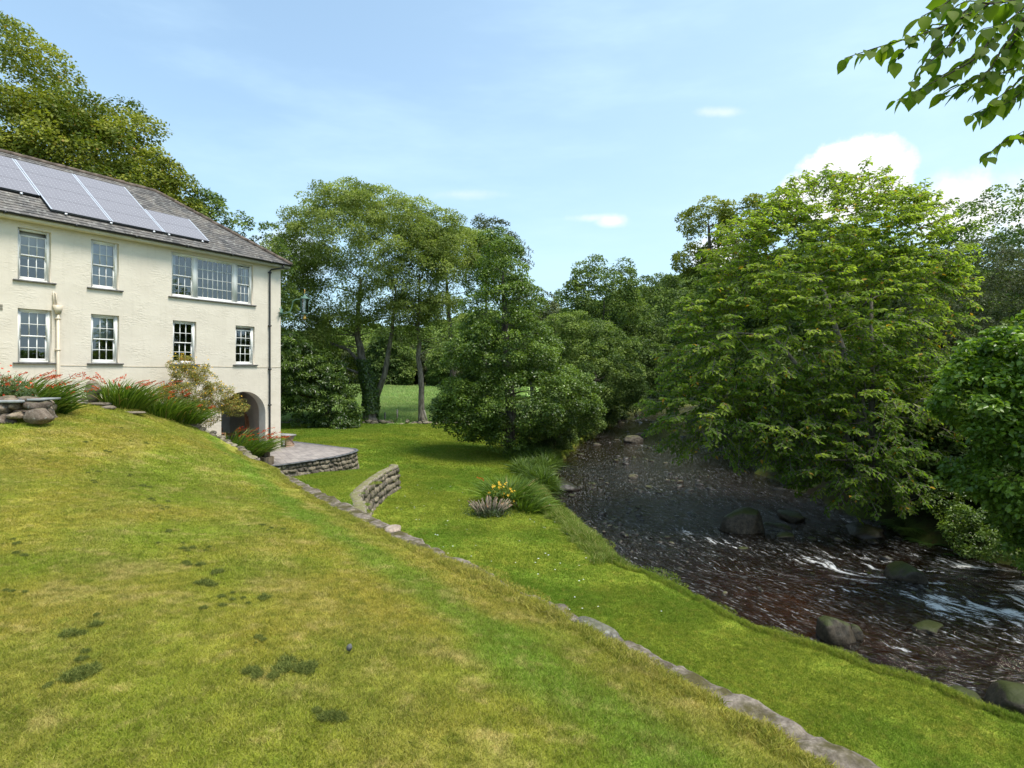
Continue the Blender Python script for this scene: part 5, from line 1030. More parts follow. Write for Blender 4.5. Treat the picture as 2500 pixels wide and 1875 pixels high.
tw = np.stack([rng.uniform(10.2, 14.4, 26), rng.uniform(20, 21.5, 26), rng.uniform(11.6, 12.7, 26)], 1)
sprays(bl, bt, rng, tw - base, unit(np.array((.05, 0, 1.)) + rng.normal(0, .35, tw.shape)), 1.0, 3, .10, .125, .07, droop=.5, acc=.06, tone=np.full(26, .25))
trunks = MB()
for px_, py_, pz_, r_ in [(11.2, 20.8, 9.5, .17), (9.4, 20.4, 7.2, .15), (13.2, 20.9, 8.6, .15), (8.4, 20.3, 4.8, .12), (12.2, 19.8, 5.0, .12), (11.0, 19.2, 3.4, .10)]:
    e_ = np.array((px_, py_, pz_)) - base; md_ = e_ * np.array((.42, .42, .58)); pts = [np.array((rng.normal(0, .15), rng.normal(0, .15), -.2)), e_ * .15 + np.array((0, 0, .5)), md_, e_]
    trunks.tube(pts, [r_, r_ * .9, r_ * .7, r_ * .35], 9)
NAs = np.concatenate([np.stack([np.interp(np.linspace(.2, 1, 12), [0, .15, .5, 1], [q[k] for q in [(0, 0, -.2), tuple(np.array(p_) * .15 + np.array((0, 0, .5))), tuple(np.array(p_) * np.array((.42, .42, .58))), tuple(p_)]]) for k in range(3)], 1) for p_ in [np.array(z) - base for z in [(11.2, 20.8, 9.5), (9.4, 20.4, 7.2), (13.2, 20.9, 8.6), (8.4, 20.3, 4.8), (12.2, 19.8, 5.0), (11.0, 19.2, 3.4)]]])
limbs(trunks, rng, list(NAs), np.full(len(NAs), .09), np.concatenate([cen[::6], lo_]) - base, rmin=.010, sag=.10)
GREY = mat_bark('grey_twig', (.10, .085, .07), (.26, .23, .19), 12)
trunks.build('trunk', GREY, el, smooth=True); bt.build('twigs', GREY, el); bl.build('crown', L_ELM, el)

# ---- round leaved bush at the right edge
g0 = gz(14.2, 14.0); base = np.array((14.2, 14.0, g0)); rng = np.random.default_rng(131)
ab = empty('alder_bush', base, 'glossy round leaved alder bush filling the right edge beside the river', 'shrub')
blobs = [((11.5, 12.6, 5.4), (1.6, 1.4, 1.5)), ((11.7, 12.8, 3.8), (1.6, 1.4, 1.3)), ((10.4, 12.5, 5.4), (.8, .9, .9)), ((12.6, 12.6, 2.5), (1.3, 1.3, 1.2)), ((13.0, 13, 6.4), (1.6, 1.5, 1.1)), ((10.9, 12.3, 4.6), (.9, .9, .5)), ((11.3, 12.3, 3.1), (.8, .8, .5)), ((10.8, 12.4, 6.2), (.8, .9, .6))]
cen, out_ = crown_clumps(rng, blobs, 520, (.5, 1.0), .6); b = MB(); leaf_clumps(b, rng, cen - base, out_, (.20, .38), 54, .115, .095, hexa=True, up=.8, droop=.2, tvar=.22)
b2 = MB(); limbs(b2, rng, [np.array((0, 0, -.2)), np.array((-.6, -.4, 1.2)), np.array((-1.2, -.9, 2.6)), np.array((-1.5, -1.1, 4.2))], [.09, .08, .06, .03], cen[::2] - base, rmin=.007)
b2.build('trunk', BARK, ab, smooth=True); b.build('crown', L_BSH, ab)
g0 = gz(13.6, 15.3); base = np.array((13.6, 15.3, g0)); rng = np.random.default_rng(133)
br2 = empty('bramble', base, 'trailing bramble with small white flower heads at the water edge under the alder bush', 'bramble')
cen, out_ = crown_clumps(rng, [((13.3, 14.2, 1.5), (1.0, 1.2, .7)), ((13.9, 13.2, 1.2), (1.0, 1.2, .7)), ((12.9, 15.9, 1.5), (.7, .9, .6)), ((13.6, 17.2, 1.8), (.9, 1.0, .6))], 170, (.5, 1), .7); b = MB(); leaf_clumps(b, rng, cen - base, out_, (.15, .32), 55, .075, .06, hexa=True); b.build('foliage', L_ALD, br2)
b = MB(); fl_ = cen[rng.permutation(170)[:26]] + out_[rng.permutation(170)[:26]] * .2 - base; q_ = np.repeat(fl_, 9, 0) + rng.normal(0, .05, (234, 3)) * np.array((1, 1, .3)); add_leaves(b, q_, rdir(rng, 234), np.tile((0, 0, 1.), (234, 1)), .03, .03, np.full(234, .5)); b.build('flowers', mat_plain('cream_flower', (.62, .60, .42), .7, .2, .1), br2)
# ---- ferns on the far bank
L_FRN = mat_leaf('fern_frond', (.030, .070, .012), (.10, .17, .03), trans=.4)
def fern(b, rng, n, L):
    for i in range(n):
        a = rng.uniform(0, 6.28); d = np.array((math.cos(a), math.sin(a), 0)); m = 16; s = np.linspace(.1, 1, m); q = d * (s * L * .85)[:, None]; q[:, 2] = L * (.75 * s - .62 * s ** 2)
        w_ = .20 * L * np.sin(np.pi * s ** .75) + .02; sd = np.array((-d[1], d[0], 0)); t = np.full(m, np.clip(rng.normal(.5, .2), 0, .9))
        for sg in (-1, 1): add_leaves(b, q, np.tile(sd * sg, (m, 1)) + d * .35 - np.array((0, 0, .2)), np.tile((0, 0, 1.), (m, 1)), w_, .055 * L, t)
f0 = None; rng = np.random.default_rng(140)
for i, (x, y) in enumerate([(13.6, 17.3), (14.2, 18.4), (13.9, 19.4), (12.9, 16.9), (13.1, 17.9), (13.3, 16.6), (13.0, 18.9), (14.6, 16.7), (14.1, 21.2), (14.6, 23.4), (14.4, 25.3), (15.2, 17.6), (13.3, 16.3)]):
    if f0 is None: b = MB(); fern(b, rng, 15, 1.0); o = f0 = b.build('fern', L_FRN)
    else: o = f0.copy(); COL.objects.link(o)
    o.location = (x, y, gz(x, y)); s = .8 + .12 * (i % 4); o.scale = (s, s, s); o.rotation_euler.z = i * 2.1; tag(o, 'green fern arching from the far bank close to the water', 'fern', 'ferns on the far bank')

# ---- overhanging branch at top right: belongs to a tree whose trunk stands out of view
rng = np.random.default_rng(150); base = np.array((6.6, 3.2, gz(6.6, 3.2)))
ob = empty('overhanging_tree', base, 'leafy branch tips hanging into the sky at the top right corner', 'tree')
bt, bl = MB(), MB(); bt.tube([(0, 0, -.2), (0.05, 0, 2), (.1, .1, 4.5), (.3, .2, 7.5)], [.24, .2, .17, .1], 12)
def br(pts, w0, sp=.034, ll=.096, lw=.062, tone=.5, leafy=(0, 1)):
    p_ = np.array([at(*q) for q in pts]) - base; s0 = np.r_[0, np.cumsum(np.linalg.norm(np.diff(p_, axis=0), axis=1))]; n = 18; s = np.linspace(0, s0[-1], n); q = np.stack([np.interp(s, s0, p_[:, k]) for k in range(3)], 1)
    q[1:-1] = (q[:-2] + q[1:-1] * 2 + q[2:]) / 4; bt.tube(q, np.linspace(w0, .0022, n), 5)
    m = int(s0[-1] * (leafy[1] - leafy[0]) / sp); u_ = np.linspace(leafy[0], leafy[1], m) * s0[-1] + rng.normal(0, .008, m); b_ = np.stack([np.interp(u_, s, q[:, k]) for k in range(3)], 1); dd = unit(np.gradient(q, axis=0)); d = np.stack([np.interp(u_, s, dd[:, k]) for k in range(3)], 1)
    sd = unit(np.cross(d, (0, 0, 1))) * np.where(np.arange(m) % 2, 1, -1)[:, None]; tp_ = unit(d * .55 + sd * .5 - np.array((0, 0, .38)) + rng.normal(0, .26, d.shape)); nr = unit(np.array((-.1, -.35, .9)) + sd * .4 + rng.normal(0, .35, d.shape))
    L_ = ll * rng.uniform(.5, 1.4, m); t = np.clip(rng.normal(tone, .22, m), 0, .94)
    # leaf with a pointed tip, 10 points round, gently cupped
    side = unit(np.cross(tp_, nr)); up = np.cross(side, tp_); prof = [(0, 0), (.10, .26), (.28, .46), (.50, .50), (.70, .38), (.86, .17), (1.02, 0)]
    ctl = [b_ + tp_ * (L_ * .10)[:, None] + tp_ * (L_ * a)[:, None] - up * (L_ * .20 * a * a)[:, None] for a, _ in prof]
    rg = [c_ + side * (L_ * w_ * lw / ll)[:, None] + up * (L_ * w_ * .16)[:, None] for c_, (_, w_) in zip(ctl, prof)]; lf = [c_ - side * (L_ * w_ * lw / ll)[:, None] + up * (L_ * w_ * .16)[:, None] for c_, (_, w_) in zip(ctl, prof)]
    V = np.stack(ctl + rg[1:6] + lf[1:6], 1); i0 = np.arange(m)[:, None] * 17; R_ = lambda i: 6 + i; Lf = lambda i: 11 + i
    fs = []
    for i in range(1, 5): fs += [(i, i + 1, R_(i + 1), R_(i)), (i + 1, i, Lf(i), Lf(i + 1))]
    bl.add(V.reshape(-1, 3), np.concatenate([i0 + np.array([f_]) for f_ in fs]), np.repeat(t, 17))
    tr3 = [(0, 1, R_(1)), (1, 0, Lf(1)), (5, 6, R_(5)), (6, 5, Lf(5))]; bl.f.append(np.concatenate([i0 + np.array([f_]) for f_ in tr3]) + bl.n - 17 * m)
main = [(2900, -330, 4.4), (2640, -120, 4.1), (2480, -30, 3.9), (2380, 30, 3.8), (2270, 80, 3.7), (2170, 105, 3.65), (2062, 142, 3.6)]
br(main, .022, leafy=(.35, 1))
for pts, w0 in [([(2370, 35, 3.8), (2340, 80, 3.75), (2310, 120, 3.7), (2270, 150, 3.7), (2225, 200, 3.68)], .008), ([(2480, -30, 3.9), (2440, 60, 3.9), (2390, 140, 3.85), (2300, 190, 3.8), (2190, 245, 3.75)], .010), ([(2560, -60, 4.0), (2490, 60, 4.0), (2440, 130, 3.95), (2400, 200, 3.9), (2330, 230, 3.85)], .010),
               ([(2640, -60, 4.1), (2560, 100, 4.1), (2500, 190, 4.05), (2440, 235, 4.0), (2390, 290, 3.95)], .010), ([(2620, 60, 4.2), (2540, 180, 4.1), (2470, 250, 4.05), (2410, 265, 4.0)], .008), ([(2480, 0, 3.7), (2420, 10, 3.6), (2360, 0, 3.55), (2320, 25, 3.5)], .008), ([(2560, -40, 3.8), (2500, 20, 3.7), (2450, 60, 3.65), (2400, 70, 3.6)], .008),
               ([(2680, 250, 4.4), (2560, 310, 4.3), (2490, 330, 4.2), (2440, 350, 4.15), (2405, 385, 4.1)], .007), ([(2620, 280, 4.3), (2540, 300, 4.25), (2470, 335, 4.2)], .006), ([(2240, 88, 3.68), (2220, 110, 3.66), (2185, 150, 3.64)], .005), ([(2480, 100, 4.0), (2420, 170, 3.95), (2360, 200, 3.9), (2290, 235, 3.85)], .007), ([(2520, 150, 4.1), (2440, 180, 4.0), (2380, 230, 3.95)], .006),
               ([(2500, -20, 4.2), (2480, 40, 4.2), (2470, 110, 4.15), (2450, 170, 4.1)], .007), ([(2420, -60, 3.9), (2350, -20, 3.85), (2290, 20, 3.8), (2250, 40, 3.75)], .008), ([(2600, -60, 4.0), (2540, -20, 4.0), (2490, 70, 4.0), (2480, 150, 4.0)], .008),
               ([(2540, -40, 4.3), (2440, 0, 4.3), (2380, 60, 4.25), (2340, 100, 4.2)], .007), ([(2580, 40, 4.3), (2500, 110, 4.3), (2450, 150, 4.25), (2430, 210, 4.2)], .007), ([(2560, 120, 4.2), (2500, 200, 4.2), (2460, 230, 4.15), (2440, 270, 4.1)], .007), ([(2460, -60, 4.1), (2400, -10, 4.1), (2330, 50, 4.0), (2280, 110, 4.0), (2250, 160, 3.95)], .007), ([(2560, 200, 4.3), (2490, 220, 4.25), (2440, 250, 4.2), (2370, 280, 4.2)], .006), ([(2430, 90, 4.0), (2360, 150, 3.95), (2290, 190, 3.9), (2230, 230, 3.9)], .006), ([(2380, 30, 3.85), (2330, 60, 3.8), (2270, 60, 3.8), (2230, 90, 3.75)], .005)]: br(pts, w0, tone=.45)
bt.tube([(.2, .1, 6.2), tuple(np.array(at(2900, -330, 4.4)) - base)], [.09, .024], 8); bt.tube([tuple(np.array(at(2900, -330, 4.4)) - base), tuple(np.array(at(2680, 250, 4.4)) - base)], [.02, .008], 6)
bt.build('trunk', mat_bark('dark_twig', (.02, .016, .012), (.07, .055, .045), 20), ob, smooth=True); bl.build('foliage', mat_leaf('lime_leaf', (.075, .145, .012), (.25, .33, .022), trans=.68, rough=.6, spec=.15), ob, smooth=True)

# ================================================================ GARDEN PLANTS
L_STR = mat_leaf('strap_leaf', (.050, .105, .012), (.21, .29, .05), (.34, .25, .10), .95, trans=.35, rough=.45)
F_RED = mat_leaf('orange_red_petal', (.55, .045, .015), (.72, .13, .03), trans=.3); F_YEL = mat_leaf('yellow_petal', (.62, .34, .02), (.75, .50, .05), trans=.3)
def strap_clump(name, lab, cen, n, rad, L, lean, seed, flowers=0, cat='plant', wd=.032, group=None, spread=1.0):
    rng = np.random.default_rng(seed); cen = np.array(cen, float); t = empty(name, cen, lab, cat, group); b = MB()
    r_ = np.sqrt(rng.uniform(0, 1, n)); a = rng.uniform(0, 6.28, n); p = np.stack([np.cos(a) * r_ * rad[0], np.sin(a) * r_ * rad[1], np.full(n, -.05)], 1)
    d = unit(np.stack([np.cos(a) * r_ * .55 * spread + lean[0], np.sin(a) * r_ * .55 * spread + lean[1], np.full(n, 1.)], 1) + rng.normal(0, .16, (n, 3)))
    hz = unit(d * np.array((1, 1, 0)) + 1e-6); Ls = L * rng.uniform(.6, 1.15, n); K = 6; sd = unit(np.cross(d, rng.normal(0, .6, (n, 3)) + hz)); S_ = np.linspace(0, 1, K); V = []
    for s in S_:
        c_ = p + d * (Ls * s)[:, None] + hz * (Ls * .20 * s ** 2.2)[:, None]; c_[:, 2] -= Ls * .26 * s ** 3.0
        w_ = wd * (.5 + .5 * min(s * 4, 1)) * (1 - s ** 3) + .002; V += [c_ - sd * w_ / 2, c_ + sd * w_ / 2]
    V = np.stack(V, 1); i = np.arange(n)[:, None] * 2 * K; f = np.concatenate([i + np.array([[2*k, 2*k+1, 2*k+3, 2*k+2]]) for k in range(K - 1)]); tt = np.clip(rng.normal(.42, .22, n), 0, .94); tt = np.where(rng.random(n) < .03, 1, tt)
    b.add(V.reshape(-1, 3), f, np.repeat(tt, 2 * K)); b.build('leaves', L_STR, t)
    if flowers:
        fb, sb = MB(), MB()
        for k in range(flowers):
            rr_ = math.sqrt(rng.uniform(0, 1)); a_ = rng.uniform(0, 6.28); p0 = np.array((math.cos(a_) * rr_ * rad[0], math.sin(a_) * rr_ * rad[1], .2)); dd = unit(np.array((math.cos(a_) * .4 + lean[0] * 1.3, math.sin(a_) * .3 + lean[1], 1.)) + rng.normal(0, .15, 3)); Lk = L * rng.uniform(.72, .98); hz_ = unit(dd * np.array((1, 1, 0)))
            s = np.linspace(0, 1, 7); q = p0 + dd * (s * Lk)[:, None] + hz_ * (s ** 2.5 * Lk * .35)[:, None]; q[:, 2] -= Lk * .22 * s ** 3; sb.tube(q, np.linspace(.006, .002, 7), 3, .2, cap=False)
            m = 9; u_ = np.linspace(.74, 1, m); c_ = np.stack([np.interp(u_, s, q[:, j]) for j in range(3)], 1); c_ = np.repeat(c_, 3, 0) + rng.normal(0, .012, (3 * m, 3)); add_leaves(fb, c_, rng.normal(0, .6, c_.shape) + hz_ + np.array((0, 0, .5)), rdir(rng, 3 * m), .055, .026, rng.uniform(0, .9, 3 * m))
        sb.build('flower_stems', L_STR, t); fb.build('flowers', F_RED, t)
    return t
def on_upper(x, y): return (x, y, float(upper_z(x, y)))
strap_clump('crocosmia', 'largest strap leaf clump with red sprays behind the boulder wall', (-13.1, 15.0, 5.05), 620, (1.0, .7), 1.20, (.40, -.05), 201, 26)
strap_clump('crocosmia', 'dark arching strap leaf clump drooping over the right end of the boulder wall', (-12.75, 15.4, 4.80), 380, (.5, .5), .95, (.30, -.05), 202, 12, spread=1.2)
strap_clump('crocosmia', 'upright bright green clump with red sprays right beside the standing stone', on_upper(-13.05, 19.1), 560, (.75, .55), 1.25, (.20, -.02), 203, 22)
strap_clump('crocosmia', 'middle clump of strap leaves between the standing stone clump and the yellow bush', on_upper(-12.5, 20.3), 440, (.75, .55), 1.05, (.28, -.02), 304, 12)
strap_clump('crocosmia', 'low dark green strap leaf clump at the foot of the yellow flowering bush', on_upper(-12.1, 20.9), 360, (.7, .4), .9, (.35, -.05), 205, 3)
strap_clump('crocosmia', 'big arching leaf clump with orange sprays in front of the arch', (-10.6, 22.3, 2.62), 560, (.75, .6), 1.45, (.55, -.12), 206, 18, spread=1.1)
strap_clump('crocosmia', 'fountain shaped strap leaf clump on the river bank below the conical tree', (-.15, 20.6, 1.2), 640, (.55, .45), 1.3, (.10, .0), 207, 1, spread=1.5)
strap_clump('iris', 'smaller drooping strap leaf clump right of the fountain shaped clump', (.60, 19.8, 1.1), 320, (.40, .35), .9, (.5, -.1), 208, 0, spread=1.5)
def shrub(name, lab, base, blobs, nc, rc, lpc, ll, lw, leaf, seed, fl=None, nfl=0, fsz=.05, stem=None, **kw):
    base = np.array(base, float); rng = np.random.default_rng(seed); cen, out = crown_clumps(rng, blobs, nc, (.35, 1.0), .6); t = empty(name, base, lab, 'shrub')
    b = MB(); leaf_clumps(b, rng, cen - base, out, rc, lpc, ll, lw, **kw); b.build('foliage', leaf, t)
    b = MB(); limbs(b, rng, [np.array((0, 0, -.1)), np.array((.02, 0, .15)), np.array((0, .02, .3))], [.03, .03, .025], cen - base, rmin=.004, sag=.1, k=4); b.build('stems', stem or BARK, t)
    if fl:
        i = rng.choice(nc, nfl, p=(lambda w_: w_ / w_.sum())(np.exp((cen[:, 2] - cen[:, 2].max()) * .8))); c_ = cen[i] + out[i] * .1 + rng.normal(0, .11, (nfl, 3)) + np.array((0, 0, .05)) - base; c_ = np.repeat(c_, 5, 0); a = np.tile(np.arange(5) * 1.257, nfl); ax = np.repeat(unit(rdir(rng, nfl) * .6 + np.array((.2, -.6, .7))), 5, 0); u_ = unit(np.cross(ax, (0, 0, 1.01))); v_ = np.cross(ax, u_)
        b = MB(); add_leaves(b, c_, u_ * np.cos(a)[:, None] + v_ * np.sin(a)[:, None] + ax * .25, ax, fsz, fsz * .8, rng.uniform(0, .9, 5 * nfl)); b.build('flowers', fl, t)
    return t
L_HYP = mat_leaf('hypericum_leaf', (.16, .165, .040), (.42, .38, .11), (.34, .15, .05), .88, trans=.4)
shrub('hypericum', 'yellow flowering airy bush growing against the house wall left of the arch', (-12.0, 21.7, 3.7), [((-12.35, 21.9, 5.2), (1.0, .7, .9)), ((-12.75, 21.9, 6.15), (.42, .35, .5)), ((-12.1, 22, 5.85), (.35, .35, .45)), ((-11.5, 22.2, 5.0), (.65, .55, .55)), ((-11.0, 22.4, 4.55), (.55, .45, .32)), ((-12.0, 21.6, 4.3), (.8, .5, .55)), ((-13.2, 21.6, 5.0), (.45, .4, .45)), ((-12.3, 21.5, 4.5), (.8, .5, .5))], 520, (.11, .22), 52, .062, .030, L_HYP, 221, F_YEL, 420, .034, mat_bark('red_stem', (.10, .05, .03), (.22, .12, .07), 12), tvar=.2, acc=.06)
shrub('flowering_shrub', 'small grey green shrub dotted with orange red flowers on the boulder wall', at(25, 945, 13.8) - np.array((0, 0, .25)), [(tuple(at(15, 940, 13.8)), (.42, .3, .24)), (tuple(at(-60, 930, 13.8)), (.5, .3, .32)), (tuple(at(55, 962, 13.8)), (.25, .22, .14))], 90, (.08, .16), 46, .05, .014, mat_leaf('grey_green_needle', (.08, .12, .05), (.20, .25, .12), trans=.3), 222, F_RED, 90, .034)
t = shrub('ragwort', 'small yellow flowered plant between the cut stump and the strap leaf clump', (-.45, 19.6, 1.22), [((-.4, 19.6, 1.62), (.42, .35, .30))], 60, (.08, .15), 30, .07, .03, L_STR, 223, F_YEL, 46, .055)
# coppiced stump: many cut stems
rng = np.random.default_rng(230); t = empty('cut_shrub', (-.75, 18.85, 1.25), 'hard pruned shrub stump of bare cut stems on the lawn by the river', 'shrub stump'); b, b2, b3 = MB(), MB(), MB()
for k in range(95):
    r_ = math.sqrt(rng.uniform(0, 1)); a = rng.uniform(0, 6.28); x, y = r_ * .52 * math.cos(a), r_ * .34 * math.sin(a); h = rng.uniform(.28, .58) * (1.1 - .3 * r_); w_ = rng.uniform(.007, .022) * (1.4 if k % 9 == 0 else 1); e_ = np.array((x * 1.45, y * 1.4, h)); b.tube([(x * .8, y * .8, -.05), (x * 1.05, y * 1.05, h * .5), e_], [w_ * 1.2, w_, w_ * .9], 6, rng.uniform())
    if w_ > .012 and k % 2 == 0: b2.tube([e_, e_ + np.array((x, y, .6)) * .012], [w_ * .92, w_ * .9], 7)
q_ = np.stack([rng.normal(0, .38, 1500), rng.normal(0, .26, 1500), np.abs(rng.normal(0, .13, 1500))], 1); add_leaves(b3, q_, rdir(rng, 1500) + np.array((0, 0, .4)), rdir(rng, 1500), .075, .022, np.clip(rng.normal(.4, .25, 1500), 0, .9))
b.build('stems', mat_bark('cut_stem', (.085, .065, .045), (.30, .25, .18), 14), t); b2.build('cut_ends', mat_plain('cut_wood', (.62, .33, .17), .8, .1, .15), t); b3.build('regrowth', mat_leaf('grey_regrowth', (.04, .065, .025), (.14, .19, .08)), t)
# standing stone, path stones, fallen lawn stone, daisies, posts
SS = mat_stone('standing_stone', (.17, .135, .10), (.30, .25, .195), mossy=.15, tintmix=False)
c_ = at(228, 954, 18.4); b = MB(); rock_mb(b, (0, 0, 0), (.27, .22, .40), 501, 4, .10, flat=.3); b.v = [v * np.where((v[:, 2:3] < -.05), np.array((.72, .8, 1.0)), 1) for v in b.v]; tag(b.build('standing_stone', SS, smooth=True, loc=tuple(c_)), 'brown rounded standing stone in the flower bed before the house', 'stone')
for i, (sx_, sy_, Z_, r_, lb_) in enumerate([(242, 978, 18.3, (.36, .25, .09), 'long mossy edging stone below the standing stone'), (262, 992, 18.0, (.26, .2, .10), 'flat pale edging stone in front of the upright crocosmia'), (200, 967, 19.0, (.16, .15, .10), 'small grey stone block left of the standing stone'), (325, 998, 18.4, (.45, .2, .06), 'low earthy stone at the foot of the middle crocosmia clump')]):
    b = MB(); rock_mb(b, (0, 0, 0), r_, 510 + i, 3, .15, flat=.5); q_ = at(sx_, sy_, Z_); tag(b.build('edging_stone', SS, smooth=True, loc=(q_[0], q_[1], float(upper_z(q_[0], q_[1])) + .03)), lb_, 'stone')
q_ = at(853, 1600, 3.35); b = MB(); rock_mb(b, (0, 0, 0), (.022, .018, .02), 520, 2, .25); tag(b.build('pebble', mat_plain('grey_pebble', (.10, .10, .095), .8, .2, .3, 30), smooth=True, loc=(q_[0], q_[1], float(upper_z(q_[0], q_[1])) + .045)), 'tiny grey pebble lying in the mown grass', 'pebble')
POST = mat_bark('fence_post', (.14, .12, .10), (.30, .27, .23), 8)
for i, (x, y, ln_, lb_) in enumerate([(-10.0, 49.6, 0, 'short weathered fence post between the two nearest ash trunks'), (-7.2, 48.9, .35, 'leaning pale post propped at the foot of the slender ash'), (-11.3, 50.6, 0, 'fence post just right of the ivy clad ash trunk')]):
    b = MB(); b.bar((0, 0, -.2), (-ln_, 0, 1.15 - .3 * (i == 2)), .11, .11); tag(b.build('fence_post', POST, loc=(x, y, gz(x, y))), lb_, 'fence post')
b = MB(); rng = np.random.default_rng(540)
for i in range(170): x = rng.uniform(-24, 2.2); rock_mb(b, (x + 11, 49.2 + rng.normal(0, .35) + .35 * math.sin(x * .3) - 49, rng.uniform(-.05, .22)), rng.uniform(.14, .34, 3) * np.array((1.2, 1, .7)), 600 + i % 12, 1, tint=rng.uniform(0, 1), rz=rng.uniform(0, 3))
tag(b.build('field_wall', STONE, smooth=True, loc=(-11, 49, gz(-11, 49))), 'low tumbled stone boundary between the lawn and the green field', 'stone wall')
# ================================================================ GRASS
def blade_patch(rng, n, rad, h, w_, tiltmax=1.0, straw=.1, segs=True):
    b = MB(); r_ = rad * np.sqrt(rng.uniform(0, 1, n)); a = rng.uniform(0, 6.28, n); p = np.stack([r_ * np.cos(a), r_ * np.sin(a), np.full(n, -.006)], 1)
    th = np.abs(rng.normal(0, .5, n)) * tiltmax; az = rng.uniform(0, 6.28, n); d = np.stack([np.sin(th) * np.cos(az), np.sin(th) * np.sin(az), np.cos(th)], 1); L = h * rng.uniform(.5, 1.4, n); ya = rng.uniform(0, 6.28, n); sd = unit(np.cross(d, np.stack([np.cos(ya), np.sin(ya), 0 * ya], 1))); hz = np.stack([np.cos(az), np.sin(az), 0 * az], 1)
    W = (w_ * rng.uniform(.6, 1.3, n))[:, None]; m = p + d * (L * .55)[:, None]; tpp = p + d * L[:, None] + hz * (L * .25)[:, None] - np.array((0, 0, 1)) * (L * .12)[:, None]
    V = np.stack([p - sd * W / 2, p + sd * W / 2, m + sd * W * .45, m - sd * W * .45, tpp + sd * W * .08, tpp - sd * W * .08], 1); i = np.arange(n)[:, None] * 6; t = np.clip(rng.normal(.38, .22, n), 0, 1); t = np.where(rng.random(n) < straw, rng.uniform(.8, 1, n), t)
    b.add(V.reshape(-1, 3), np.concatenate([i + np.array([[0, 1, 2, 3]]), i + np.array([[3, 2, 4, 5]])]), np.repeat(t, 6)); return b
def seed_pts(rng, x0, x1, y0, y1, step): X, Y = np.meshgrid(np.arange(x0, x1, step), np.arange(y0, y1, step)); return (X + rng.uniform(-.5, .5, X.shape) * step).ravel(), (Y + rng.uniform(-.5, .5, X.shape) * step).ravel()
def inview(x, y, m=.6): return abs(x) < .93 * y + m
BU, BL, BF = mat_blade('upper_blade', 'upper'), mat_blade('lower_blade', 'lower'), mat_blade('field_blade', 'field')
def plant(name, lab, zf, x, y, protos, s0, s1, mt_, seed):
    rng = np.random.default_rng(seed); n = len(x); pts = np.stack([x, y, zf(x, y)], 1)
    o = scatter(name, protos, pts, slope_euler(zf, x, y, rng.uniform(0, 6.28, n)), rng.uniform(s0, s1, n), rng.integers(0, len(protos), n), mt_); tag(o, lab, 'grass'); print(name, n); return o
rng = np.random.default_rng(900)
pn = [blade_patch(rng, 2100, .22, .024, .0026, 1.45, .16) for _ in range(3)]; pm = [blade_patch(rng, 2000, .42, .026, .0042, 1.4, .14) for _ in range(3)]; pf = [blade_patch(rng, 1500, .65, .032, .008, 1.35, .12) for _ in range(3)]
def upper_ok(x, y, mrg=.22): return (x < wallx(y) - mrg) & inview(x, y)
x, y = seed_pts(rng, -6, 4, 1.5, 5.2, .19); k_ = upper_ok(x, y); plant('upper_grass', 'mown grass of the sloping upper lawn nearest the camera', upper_z, x[k_], y[k_], pn, .8, 1.2, BU, 1)
x, y = seed_pts(rng, -11, 2, 5.1, 10.5, .36); k_ = upper_ok(x, y, .2); plant('upper_grass', 'mown grass in the middle of the upper lawn', upper_z, x[k_], y[k_], pm, .85, 1.25, BU, 2)
x, y = seed_pts(rng, -20, -1, 10.3, 21, .6); k_ = upper_ok(x, y, .45) & (y < np.where(x > -12.3, 21.0, 18.6 + .25 * (x + 13))); plant('upper_grass', 'mown grass at the far end of the upper lawn towards the house', upper_z, x[k_], y[k_], pf, .8, 1.2, BU, 3)
yw = rng.uniform(1.5, 20, 420); xw = wallx(yw) - rng.uniform(.20, .34, 420); pe = [blade_patch(rng, 260, .10, .055, .0045, 1.0, .2) for _ in range(2)]; plant('upper_grass', 'longer unmown grass along the coping of the retaining wall', upper_z, xw, yw, pe, .6, 1.2, BU, 4)
def low_ok(x, y, mrg=.3): return (x > wallx(y) + mrg) & (x > np.where((y > 8.8) & (y < 23.0), lowx(y) + .25, -99)) & ((xL(y) - x) * slope_fac(xL, y) + .22 * fbm(x * .9, y * .9, 3.3, 3) > .14) & inview(x, y)
pl1 = [blade_patch(rng, 1900, .42, .034, .0044, 1.3, .06) for _ in range(3)]; pl2 = [blade_patch(rng, 1500, .7, .040, .009, 1.25, .06) for _ in range(3)]
x, y = seed_pts(rng, -3, 12, 3, 13, .36); k_ = low_ok(x, y); plant('lower_grass', 'bright green grass of the lower lawn between the wall and the river', ground_z, x[k_], y[k_], pl1, .85, 1.25, BL, 5)
x, y = seed_pts(rng, -9, 6, 13, 27, .6); k_ = low_ok(x, y, .5) & ~((x < -6.6) & (y > 21)); plant('lower_grass', 'bright green grass of the lower lawn around the curved wall and bank clump', ground_z, x[k_], y[k_], pl2, .8, 1.2, BL, 6)
x, y = seed_pts(rng, -10, -2, 9, 26.5, .55); k_ = (x > wallx(np.minimum(y, 19.5)) + .3) & (x < np.where(y < 22.8, lowx(y) - .35, -4.9 - (y - 22.8) * .5)) & ~(x < -9.3 + (y - 21.7) * .5); plant('middle_grass', 'grass of the small lawn enclosed by the curved wall below the terrace', mid_z, x[k_], y[k_], pl2, .8, 1.2, BL, 7)
x, y = seed_pts(rng, -22, 8, 27, 48, .95); k_ = (x < xL(y) - .2) & (y > 27.6 + (-10.9 - x) * .59) & ~((x < -7.0) & (y < 28.5)) ; pl3 = [blade_patch(rng, 800, 1.0, .06, .022, 1.1, .05) for _ in range(3)]; plant('lower_grass', 'far mown lawn beyond the terrace up to the ash trees', ground_z, x[k_], y[k_], pl3, .8, 1.2, BL, 8)
